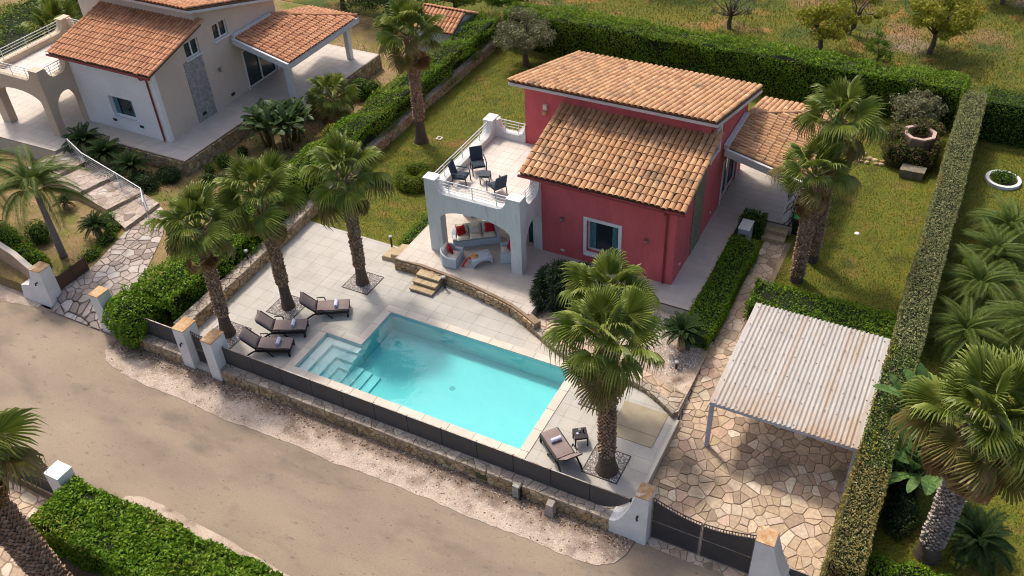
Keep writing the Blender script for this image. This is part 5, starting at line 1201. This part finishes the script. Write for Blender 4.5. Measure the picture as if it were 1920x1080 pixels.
def towel(label, x, y, rz, lx=.5):
    t = thing('towel_roll', label, 'towel', (x+cos(rz)*lx, y+sin(rz)*lx, .413), rz, 'rolled towels on the loungers')
    mb = MB(); mb.tube([(0, -.19, .07), (0, 0, .073), (0, .19, .07)], .075, 14); mb.build('roll', M_towel, t, smooth=False)
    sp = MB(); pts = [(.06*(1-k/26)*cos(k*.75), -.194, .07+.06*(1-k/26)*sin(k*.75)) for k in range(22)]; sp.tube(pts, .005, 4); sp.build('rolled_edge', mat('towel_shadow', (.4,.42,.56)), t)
for lab, tl, x, y, rz, lx in (('dark lounger with taupe cushion nearest the pool fence', 'rolled pale towel on the lounger nearest the pool fence', -21.75, 19.1, radians(24), .5),
                      ('dark lounger with taupe cushion, middle of the three by the pool steps', 'rolled pale towel on the middle lounger of the three', -21.87, 20.2, radians(28), .5),
                      ('dark lounger with taupe cushion, farthest from the pool fence', 'rolled pale towel on the lounger farthest from the fence', -21.0, 21.9, radians(31), .5),
                      ('dark lounger standing alone beside the black side table', 'rolled pale towel on the lounger standing alone', -9.0, 19.1, radians(142), .45)):
    lounger(lab, x, y, rz); towel(tl, x, y, rz, lx)
def small_table(name, label, x, y, z, rz, s, h, m):
    t = thing(name, label, 'side table', (x, y, z), rz); MB().box(-s/2, -s/2, h-.04, s/2, s/2, h).build('table_top', m, t); ap = MB()
    for q in ((-s/2+.02,-s/2+.01,s/2-.02,-s/2+.03),(-s/2+.02,s/2-.03,s/2-.02,s/2-.01),(-s/2+.01,-s/2+.03,-s/2+.03,s/2-.03),(s/2-.03,-s/2+.03,s/2-.01,s/2-.03)): ap.box(q[0],q[1],h-.1,q[2],q[3],h-.04)
    ap.build('apron', m, t)
    for i in (-1, 1):
        for j in (-1, 1): MB().box(i*(s/2-.025)-.022, j*(s/2-.025)-.022, 0, i*(s/2-.025)+.022, j*(s/2-.025)+.022, h-.041).build('leg', m, t)
    return t
small_table('side_table', 'black square side table with glasses beside the lone lounger', -8.72, 20.02, 0, radians(35), .48, .45, M_wick)
M_glassy = mat('clear_glass', (.7,.72,.72), rough=.1, spec=.8)
for k, (dx_, dy_, mm, r, hh) in enumerate(((-.06,.06,M_glassy,.035,.11),(-.08,-.08,M_towel,.04,.03),(.07,.09,mat('dark_red_glass', (.12,.02,.02), rough=.2),.03,.14))):
    tag(MB().lathe([(0,0),(r,0),(r*1.1,hh),(r*.9,hh),(r*.85,.01),(0,.01)], (-8.72+dx_, 20.02+dy_, .45), 12).build(['drinking_glass','ashtray','drinking_glass'][k], mm), ['clear glass on the black side table','small white dish on the black side table','dark red glass on the black side table'][k], ['glass','dish','glass'][k])
def armchair(label, x, y, rz, z=3.3):
    t = thing('terrace_armchair', label, 'armchair', (x, y, z), rz, 'slate armchairs on the roof terrace')   # faces +x
    MB().box(-.27, -.27, .33, .29, .27, .37).build('seat', M_navy, t); MB().pillow((.02, 0, .41), (.54, .52, .1), (0,0,0), 6).build('seat_cushion', M_navyc, t)
    b = MB(); b.obox((-.34, 0, .68), (.045, .54, .66), (0, -.25, 0)); b.build('backrest', M_navyc, t)
    for s in (-1, 1):
        MB().tube([(-.3, s*.3, .62), (.0, s*.32, .6), (.28, s*.31, .58), (.31, s*.3, .3), (.33, s*.3, 0)], .026, 6).build('armrest', M_navy, t)
        MB().tube([(-.26, s*.28, .4), (-.32, s*.28, 0)], .026, 6).build('leg', M_navy, t)
    return t
armchair('slate armchair on the roof terrace, farthest from the front railing', -17.72, 29.45, radians(-50))
armchair('slate armchair on the roof terrace, nearest the portico corner', -17.95, 28.35, radians(12))
armchair('slate armchair on the roof terrace seen from behind', -16.2, 28.3, radians(150))
small_table('terrace_table', 'small slate table between the three roof terrace armchairs', -17.05, 28.85, 3.3, radians(20), .44, .42, M_navy)
def sofa_frame(t, L, Dp, m, arms=True, zt=.72):
    """rounded wicker shell: base plus back and arms as one curved band"""
    base = MB(); N = 16; pts = []
    for k in range(N+1):
        a = pi*k/N; pts.append((L/2*cos(a), (Dp*.55)*sin(a)**.6-Dp*.1))
    foot = [(-L/2, -Dp*.5), (L/2, -Dp*.5)]+pts
    base.prism(foot, .02, .32); base.build('base', m, t)
    bk = MB()
    for k in range(N):
        (xa, ya), (xb, yb) = pts[k], pts[k+1]; f = lambda i: .5+(zt-.5)*sin(pi*i/N)**.5
        ia, ib = .84, .84
        bk.hexa([(xa*ia,ya*ia-.01,.32),(xb*ib,yb*ib-.01,.32),(xb,yb,.32),(xa,ya,.32),(xa*ia,ya*ia,f(k)),(xb*ib,yb*ib,f(k+1)),(xb*1.03,yb*1.03,f(k+1)),(xa*1.03,ya*1.03,f(k))])
    for s in (-1, 1): bk.box(s*L/2-.0 if s < 0 else s*L/2-.14, -Dp*.5, .32, s*L/2+.14 if s < 0 else s*L/2, -Dp*.08, .5)
    bk.build('back', m, t)
def sofa(name, label, x, y, rz, L, seats, cat, group=None):
    t = thing(name, label, cat, (x, y, T1), rz, group); sofa_frame(t, L, .85, M_whick); w = (L-.3)/seats
    for k in range(seats):
        cx = -(L-.3)/2+w*(k+.5); MB().pillow((cx, -.08, .38), (w*.99, .62, .15), (0,0,0), 6).build('seat_cushion', M_cream, t)
        MB().pillow((cx, .2, .6), (w*.95, .42, .14), (radians(68),0,0), 6).build('back_cushion', M_cream, t)
    return t
SR = radians(36)
sofa('wicker_sofa', 'rounded pale wicker sofa with cream cushions under the portico arch', -17.35, 28.2, SR, 2.05, 3, 'sofa')
sofa('wicker_armchair', 'rounded pale wicker armchair left of the coffee table', -17.6, 26.45, radians(98), .95, 1, 'armchair', 'wicker armchairs')
sofa('wicker_armchair', 'rounded pale wicker armchair right of the coffee table by the pillar', -15.42, 27.75, radians(-62), .9, 1, 'armchair', 'wicker armchairs')
def red_cushion(label, x, y, z, rz, tilt=62, m=None, name='throw_cushion'):
    t = thing(name, label, 'cushion', (x, y, z), rz, 'loose cushions'); MB().pillow((0, 0, .18), (.42, .42, .14), (radians(tilt), 0, radians(10)), 6).build('cover', m or M_red, t)
ca, sa = cos(SR), sin(SR)
def on_sofa(u, v): return -17.35+u*ca-v*sa, 28.2+u*sa+v*ca
for u, lab in ((-.62, 'red cushion at the left end of the wicker sofa'), (.62, 'red cushion at the right end of the wicker sofa')): red_cushion(lab, *on_sofa(u, .02), T1+.44, SR+(.2 if u < 0 else -.2))
red_cushion('cream cushion in the middle of the wicker sofa', *on_sofa(0, .06), T1+.44, SR, 64, M_cream)
red_cushion('red cushion on the left wicker armchair', -17.62, 26.5, T1+.44, radians(120), 70)
red_cushion('red cushion on the right wicker armchair', -15.4, 27.75, T1+.44, radians(-50), 66)
ct = thing('coffee_table', 'pale wicker coffee table with a waisted base under the portico', 'coffee table', (-16.4,26.9,T1), radians(50))
MB().box(-.43,-.3,.34,.43,.3,.38).build('table_top', M_whick, ct)
mb = MB()
for s in (-1, 1):
    P0 = [(-.43,0),(-.36,.12),(-.25,.24),(0,.3),(.25,.24),(.36,.12),(.43,0),(.43,.34),(-.43,.34)]; y_ = s*.28
    n = len(P0); mb.add([(x, y_-.02, z) for x, z in P0]+[(x, y_+.02, z) for x, z in P0], [tuple(range(n)), tuple(range(n, 2*n))[::-1]]+[(i, i+n, (i+1) % n+n, (i+1) % n) for i in range(n)])
for s in (-1, 1): mb.box(s*.43-.02, -.26, 0, s*.43+.02, .26, .34)
mb.build('base', M_whick, ct)
bk = thing('fruit_basket', 'straw hat shaped basket on the coffee table', 'basket', (-16.62,26.75,T1+.38)); MB().lathe([(0,.12),(.09,.12),(.12,.05),(.19,.0),(.17,-.0)], n=14).build('body', mat('straw', (.6,.33,.12), (.5,.26,.09), scale=20), bk)
sc_m = MB(); 
for k in range(6): sc_m.hexa([(-16.62-.05*k-.1,26.62-.05*k,T1+.385-max(0,k-2)*.09),(-16.54-.05*k-.1,26.56-.05*k,T1+.385-max(0,k-2)*.09),(-16.59-.05*k-.1,26.51-.05*k,T1+.385-max(0,k-1)*.09),(-16.67-.05*k-.1,26.57-.05*k,T1+.385-max(0,k-1)*.09),(-16.62-.05*k-.1,26.62-.05*k,T1+.4-max(0,k-2)*.09),(-16.54-.05*k-.1,26.56-.05*k,T1+.4-max(0,k-2)*.09),(-16.59-.05*k-.1,26.51-.05*k,T1+.4-max(0,k-1)*.09),(-16.67-.05*k-.1,26.57-.05*k,T1+.4-max(0,k-1)*.09)])
tag(sc_m.build('scarf', M_red), 'red scarf hanging off the coffee table', 'scarf')
tag(MB().lathe([(0,0),(.04,0),(.045,.08),(.0,.08)], (-16.15,27.05,T1+.38), 12).build('cup', M_white), 'small white cup on the coffee table', 'cup')
sht = thing('shutter_leaf', 'dark teal shutter leaf standing open behind the portico side arch', 'shutter', (-14.75,29.1,T1)); MB().obox((-.22,0,1.05),(.45,.05,2.1)).build('panel', mat('teal_shutter', (.02,.05,.06), (.035,.08,.09), rough=.6, scale=12), sht)

# --- stone steps
st = thing('stone_steps', 'three rough sandstone steps from the pool deck up to the terrace', 'steps', (-18.05,25.0,0))
for k in range(3):
    y0 = 24.58+.31*k; z = .145*(k+1)
    for j in range(3):
        xa = -18.62+.375*j; MB().box(xa+.004, y0, z-.075, xa+.371, 25.6, z+.006*((j+k) % 2)).build('tread', M_step, st, world=True)
    MB().box(-18.6, y0+.03, -.02, -17.52, 25.6, z-.0755).build('riser', M_wcap, st, world=True)
rs_ = thing('rustic_steps', 'two rustic stone slabs stepping up beside the left terrace corner', 'steps', (-20.3,26.2,0))
for (a, b, c, d, z) in ((-20.85,25.9,-20.4,26.75,.2),(-20.39,25.95,-19.95,26.9,.4)):
    MB().prism([(a,b),(c,b+.06),(c-.03,d),(a+.05,d-.05)], -.02, z, .03, .03).build('slab', M_step, rs_, world=True)
ps = thing('porch_steps', 'stone steps from the flagstone path up to the side porch', 'steps', (-5.85,34.4,0))
for k in range(2): MB().box(-6.28, 34.0+.36*k, -.02, -5.28, 34.8, .2+.18*k).build('tread', M_step, ps, world=True)

# --- bollards, lamps, boxes
def bollard(label, x, y, z, h):
    t = thing('garden_light', label, 'garden light', (x, y, z), group='black garden lights'); MB().tube([(0,0,0),(0,0,h)], .045, 10).build('post', M_black, t); MB().lathe([(0,h+.1),(.08,h+.07),(.08,h),(0,h)], n=12).build('lamp_head', mat('lamp_grey', (.35,.35,.35), rough=.4), t)
bollard('black garden light where the deck meets the lawn', -20.95, 26.85, 0, .55)
bollard('black garden light beside the sandstone steps', -17.33, 25.35, 0, .55)
bollard('black garden light on the long stone wall beside the middle deck palm', -25.75, 22.9, .6, .4)
bollard('short black light on the gravel bed near the cycad', -6.9, 24.75, .12, .28)
ac = thing('utility_box', 'grey utility box standing in a gap of the side hedge', 'utility box', (-6.9,33.45,0)); MB().box(-7.12,33.08,0,-6.66,33.85,.98).build('casing', mat('box_grey', (.45,.46,.48), (.4,.41,.43), rough=.6, scale=3), ac, world=True); MB().box(-7.14,33.06,.981,-6.64,33.87,1.02).build('lid', M_fascia, ac, world=True); MB().box(-6.98,33.07,.6,-6.8,33.079,.75).build('vent', M_black, ac, world=True)
bn = thing('wheelie_bin', 'dark bin with a bright green lid behind the right lawn palms', 'bin', (-5.0,35.2,0)); MB().hexa([(-5.2,35.0,0),(-4.8,35.0,0),(-4.8,35.4,0),(-5.2,35.4,0),(-5.25,34.95,.85),(-4.75,34.95,.85),(-4.75,35.45,.85),(-5.25,35.45,.85)]).build('body', M_black, bn, world=True); MB().box(-5.27,34.93,.851,-4.73,35.47,.92).build('lid', mat('green_plastic', (.04,.4,.05), rough=.4), bn, world=True)
cv = thing('drain_cover', 'small square drain cover on the lawn beside the back palm', 'drain cover', (-23.85,35.9,0)); MB().box(-24.0,35.75,-.02,-23.7,36.05,.03).build('frame', M_coping, cv, world=True); MB().box(-23.93,35.82,.03,-23.77,35.98,.04).build('plate', M_black, cv, world=True)
tag(MB().lathe([(0,.03),(.09,.03),(.12,0)], (-2.6,36.2,0), 10).build('lawn_sprinkler', M_white), 'small white sprinkler cap on the bare patch of the right lawn', 'sprinkler')
vine = thing('dry_vine', 'bare twining vine climbing the side porch post', 'vine', (-5.45,35.0,T1)); mb = MB(); rn = random.Random(5)
for k in range(9):
    pts = []; a0 = rn.uniform(0, 6.3)
    for i in range(9): r = .2+.07*sin(i*1.7+k)+rn.uniform(-.03, .05); pts.append((r*cos(a0+i*.8)+.05, r*sin(a0+i*.8)-.02, i*.27))
    mb.tube(pts, .018, 4, cap=False)
mb.build('stems', mat('vine_bark', (.05,.04,.035)), vine)

# --- carport
M_post = mat('carport_paint', (.5,.51,.54), (.42,.43,.46), rough=.6, scale=3)
m = mat('corrugated_sheet', (.56,.535,.5), (.49,.46,.425), rough=.6, scale=1.0, fine=.05, fscale=10, stain=[((.46,.34,.22), .9, .56, .82)], stretch=(1.5,.35,1), trans=.25)
def rust_edge(m):
    n = m.node_tree.nodes; l = m.node_tree.links; b = n['Principled BSDF']; src = b.inputs['Base Color'].links[0].from_socket
    geo = n.new('ShaderNodeNewGeometry'); sp = n.new('ShaderNodeSeparateXYZ'); l.new(geo.outputs['Position'], sp.inputs[0])
    tn = n.new('ShaderNodeTexNoise'); tn.inputs['Scale'].default_value = 1.3; tn.inputs['Detail'].default_value = 6; l.new(geo.outputs['Position'], tn.inputs['Vector'])
    def rng(v, a, b_):
        r = n.new('ShaderNodeMapRange'); r.inputs[1].default_value = a; r.inputs[2].default_value = b_; l.new(v, r.inputs[0]); return r.outputs[0]
    def mth(op, a, b_):
        x = n.new('ShaderNodeMath'); x.operation = op
        for i, v in enumerate((a, b_)):
            if hasattr(v, 'is_output'): l.new(v, x.inputs[i])
            else: x.inputs[i].default_value = v
        return x.outputs[0]
    front = mth('MULTIPLY', rng(sp.outputs[1], 23.2, 21.8), rng(tn.outputs[0], .3, .62))
    bands = None
    for xs in (-2.98, -1.34):
        d = rng(mth('ABSOLUTE', mth('SUBTRACT', sp.outputs[0], xs), 0), .16, .02); bands = d if bands is None else mth('MAXIMUM', bands, d)
    fac = mth('MAXIMUM', mth('MULTIPLY', front, .8), mth('MULTIPLY', bands, .32))
    mx = n.new('ShaderNodeMix'); mx.data_type = 'RGBA'; l.new(fac, mx.inputs[0]); l.new(src, mx.inputs[6]); mx.inputs[7].default_value = (.46, .27, .14, 1); l.new(mx.outputs[2], b.inputs['Base Color'])
rust_edge(m)
cp = thing('carport', 'open carport with a rust stained white corrugated roof over the flagstone drive', 'carport', (-2.4,24.6,-.2))
RX0, RX1, RY0, RY1 = -4.86, .02, 21.85, 27.42; zr = lambda y: 1.98+.03*(y-RY0)/5.6
for (a, b) in ((RX0, -2.98), (-3.0, -1.34), (-1.36, RX1)):
    mb = MB(); N = int((b-a)/.022); vs = []; off = .006*(a > RX0)
    for i in range(N+1):
        x = a+(b-a)*i/N; z = .036*sin(2*pi*(x-RX0)/.155)
        if x > RX1-.22 or x < RX0+.16: z *= .1
        vs += [(x, RY0, zr(RY0)+z+off), (x, RY1, zr(RY1)+z+off)]
    mb.add(vs, [(2*i, 2*i+2, 2*i+3, 2*i+1) for i in range(N)]); mb.build('corrugated_sheet', m, cp, world=True, smooth=True)
scw = MB()
for j in range(6):
    for i in range(13): x = RX0+.15+i*.375; y = RY0+.12+j*1.04; scw.lathe([(.028,0),(.02,.012),(0,.014)], (x, y, zr(y)+.03), 6)
scw.build('roof_screws', mat('rusty_screw', (.13,.09,.07)), cp, world=True)
bm = MB()
for y in (RY0+.03, RY0+1.4, RY0+2.8, RY0+4.2, RY1-.15): bm.box(RX0+.02, y, zr(y)-.17, RX1-.02, y+.08, zr(y)-.05)
for x in (RX0+.02, RX1-.1): bm.box(x, RY0+.12, zr(RY0)-.2, x+.08, RY1-.2, zr(RY0)-.174)
bm.build('roof_frame', M_post, cp, world=True)
for (x, y) in ((-4.77,21.95),(-.07,21.95),(-4.77,27.2),(-.1,27.2)): MB().box(x-.07, y-.07, zdrive(x, y)-.05, x+.07, y+.07, zr(y)-.21).build('post', M_post, cp, world=True)

# --- neighbour path railing
rl = thing('path_railing', 'white handrail with thin wires along the neighbouring path steps', 'railing', (-36,25.2,0))
rp = [(-32.9,24.05,.85),(-33.7,24.75,1.0),(-35.6,25.1,1.15),(-38.4,25.6,1.35),(-39.7,26.0,1.6)]
MB().tube(rp, .03, 6).build('handrail', M_white, rl, world=True)
for k, p in enumerate(rp): MB().tube([p, (p[0], p[1], p[2]-.9)], .022, 6).build('post', M_white, rl, world=True)
wr = MB()
for q in range(1, 6): wr.tube([(p[0], p[1], p[2]-.15*q) for p in rp], .008, 4)
wr.build('wires', M_fascia, rl, world=True)

# --- ivy covered well, trough, rocks
wl = thing('old_well', 'old brick well ring smothered in dry ivy at the back of the right lawn', 'well', (-1.5,43.4,0))
M_brick = mat('old_brick', (.2,.14,.1), (.14,.1,.07), rough=.95, scale=6, bump=.4, rnd=.2)
oc = [(-1.4+.78*cos(pi/8+k*pi/4), 43.3+.78*sin(pi/8+k*pi/4)) for k in range(8)]; ic = [(-1.4+.6*cos(pi/8+k*pi/4), 43.3+.6*sin(pi/8+k*pi/4)) for k in range(8)]
mb = MB()
for k in range(8): j = (k+1) % 8; mb.hexa([(*oc[k],0),(*oc[j],0),(*ic[j],0),(*ic[k],0),(*oc[k],1.5),(*oc[j],1.5),(*ic[j],1.5),(*ic[k],1.5)])
mb.build('ring_wall', M_brick, wl, world=True)
MB().prism(ic, 0, 1.0).build('filling', mat('slate_lid', (.2,.16,.15), (.26,.21,.2), scale=5), wl, world=True)
for k in range(8):
    j = (k+1) % 8; MB().hexa([(*oc[k],1.5),(*oc[j],1.5),(*ic[j],1.5),(*ic[k],1.5),(*oc[k],1.58),(*oc[j],1.58),(*ic[j],1.58),(*ic[k],1.58)]).build('rim_stone', mat('rim_stone', (.46,.33,.27), (.38,.26,.2), rnd=.1, scale=5), wl, world=True)
bush('dry ivy and grass hanging over the old well', [((-2.35,43.2,1.0),(.75,.8,.75)),((-1.3,44.1,1.35),(.95,.5,.55)),((-2.1,42.5,.7),(.75,.5,.7)),((-1.2,42.45,.7),(.75,.32,.6)),((-.65,43.2,.8),(.35,.8,.7))], 420, .1, L_dryvine, 92, name='ivy', cat='ivy', zmin=0, mix=(L_hedge, .35), core=.7)
tag(MB().hexa([(-1.75,41.55,0),(-.75,41.6,0),(-.7,42.1,0),(-1.7,42.1,0),(-1.8,41.5,.45),(-.7,41.55,.45),(-.65,42.15,.45),(-1.75,42.15,.45)]).build('stone_trough', mat('trough_stone', (.24,.21,.16), (.16,.14,.1), rough=.95, scale=4, bump=.5)), 'mossy stone trough standing in front of the old well', 'trough')
ROCKL = ['left end of the front row','second from the left in the front row','third from the left in the front row','right end of the front row','left end of the middle row','second from the left in the middle row','third from the left in the middle row','right end of the middle row','alone at the back of the group']
for k in range(9):
    rn = random.Random(200+k); x, y = -3.6+.32*(k % 4)+rn.uniform(-.08, .08), 42.2+.36*(k//4)+rn.uniform(-.08, .08)
    r = [rn.uniform(.13, .2), rn.uniform(.1, .15), rn.uniform(.07, .11)]; mb = MB(); ico(mb, (x, y, .04), r, 7, 4)
    tag(mb.build('rock', M_wstone), 'pale rounded rock by the old well, '+ROCKL[k], 'rock', 'rocks beside the old well')
fb = thing('flower_bed', 'round white edged flower bed on the neighbouring lawn', 'flower bed', (2.66,43.1,0)); MB().lathe([(.78,-.05),(.78,.14),(.62,.14),(.62,-.02)], (2.66,43.1,0), 24).build('edging', M_white, fb, world=True); MB().lathe([(.62,.05),(0,.08)], (2.66,43.1,0), 20).build('soil', M_darksoil, fb, world=True)
bush('low dark shrub filling the round white edged flower bed', [((2.66,43.1,.2),(.5,.5,.3))], 500, .09, L_hedge, 93, zmin=.05)

# --- garden shed beyond the left hedge
sd = thing('garden_shed', 'small pale shed with a red clay tile roof beyond the left hedge', 'shed', (-29.4,45.6,0))
mb = MB(); sx0, sx1, sy0, sy1 = -30.9, -27.7, 44.3, 46.9; zs = lambda x: 1.75+(x-sx0)*.0
for (a, b, c, d) in ((sx0,sy0,sx1,sy0+.15),(sx0,sy1-.15,sx1,sy1),(sx0,sy0+.15,sx0+.15,sy1-.15),(sx1-.15,sy0+.15,sx1,sy1-.15)): mb.box(a,b,0,c,d,1.75)
mb.build('wall', mat('pale_blue_render', (.5,.54,.56), (.44,.48,.5), rough=.8, scale=1.5), sd, world=True)
gb = MB(); ym = (sy0+sy1)/2
for x in (sx0, sx1-.1): gb.add([(x,sy0,1.75),(x,sy1,1.75),(x,ym,2.3),(x+.1,sy0,1.75),(x+.1,sy1,1.75),(x+.1,ym,2.3)], [(0,1,2),(5,4,3),(0,3,4,1),(1,4,5,2),(2,5,3,0)])
gb.build('gable', MATS['pale_blue_render'], sd, world=True)
sr = MB()
for (ya, za, yb, zb) in ((sy0-.25,1.68,ym,2.38),(ym,2.38,sy1+.25,1.68)): sr.hexa([(sx0-.15,ya,za-.06),(sx1+.15,ya,za-.06),(sx1+.15,yb,zb-.06),(sx0-.15,yb,zb-.06),(sx0-.15,ya,za),(sx1+.15,ya,za),(sx1+.15,yb,zb),(sx0-.15,yb,zb)])
sro = sr.build('roof', M_under, sd, world=True); stf = MB()
roof_plane(sro, stf, (sx0-.15, sy0-.25, 1.69), (1,0,0), (0,1,.45), 3.5, 1.65, .25, .4, M_tile2, True, seed=30)
roof_plane(sro, stf, (sx1+.15, sy1+.25, 1.69), (-1,0,0), (0,-1,.45), 3.5, 1.65, .25, .4, M_tile2, True, seed=31)
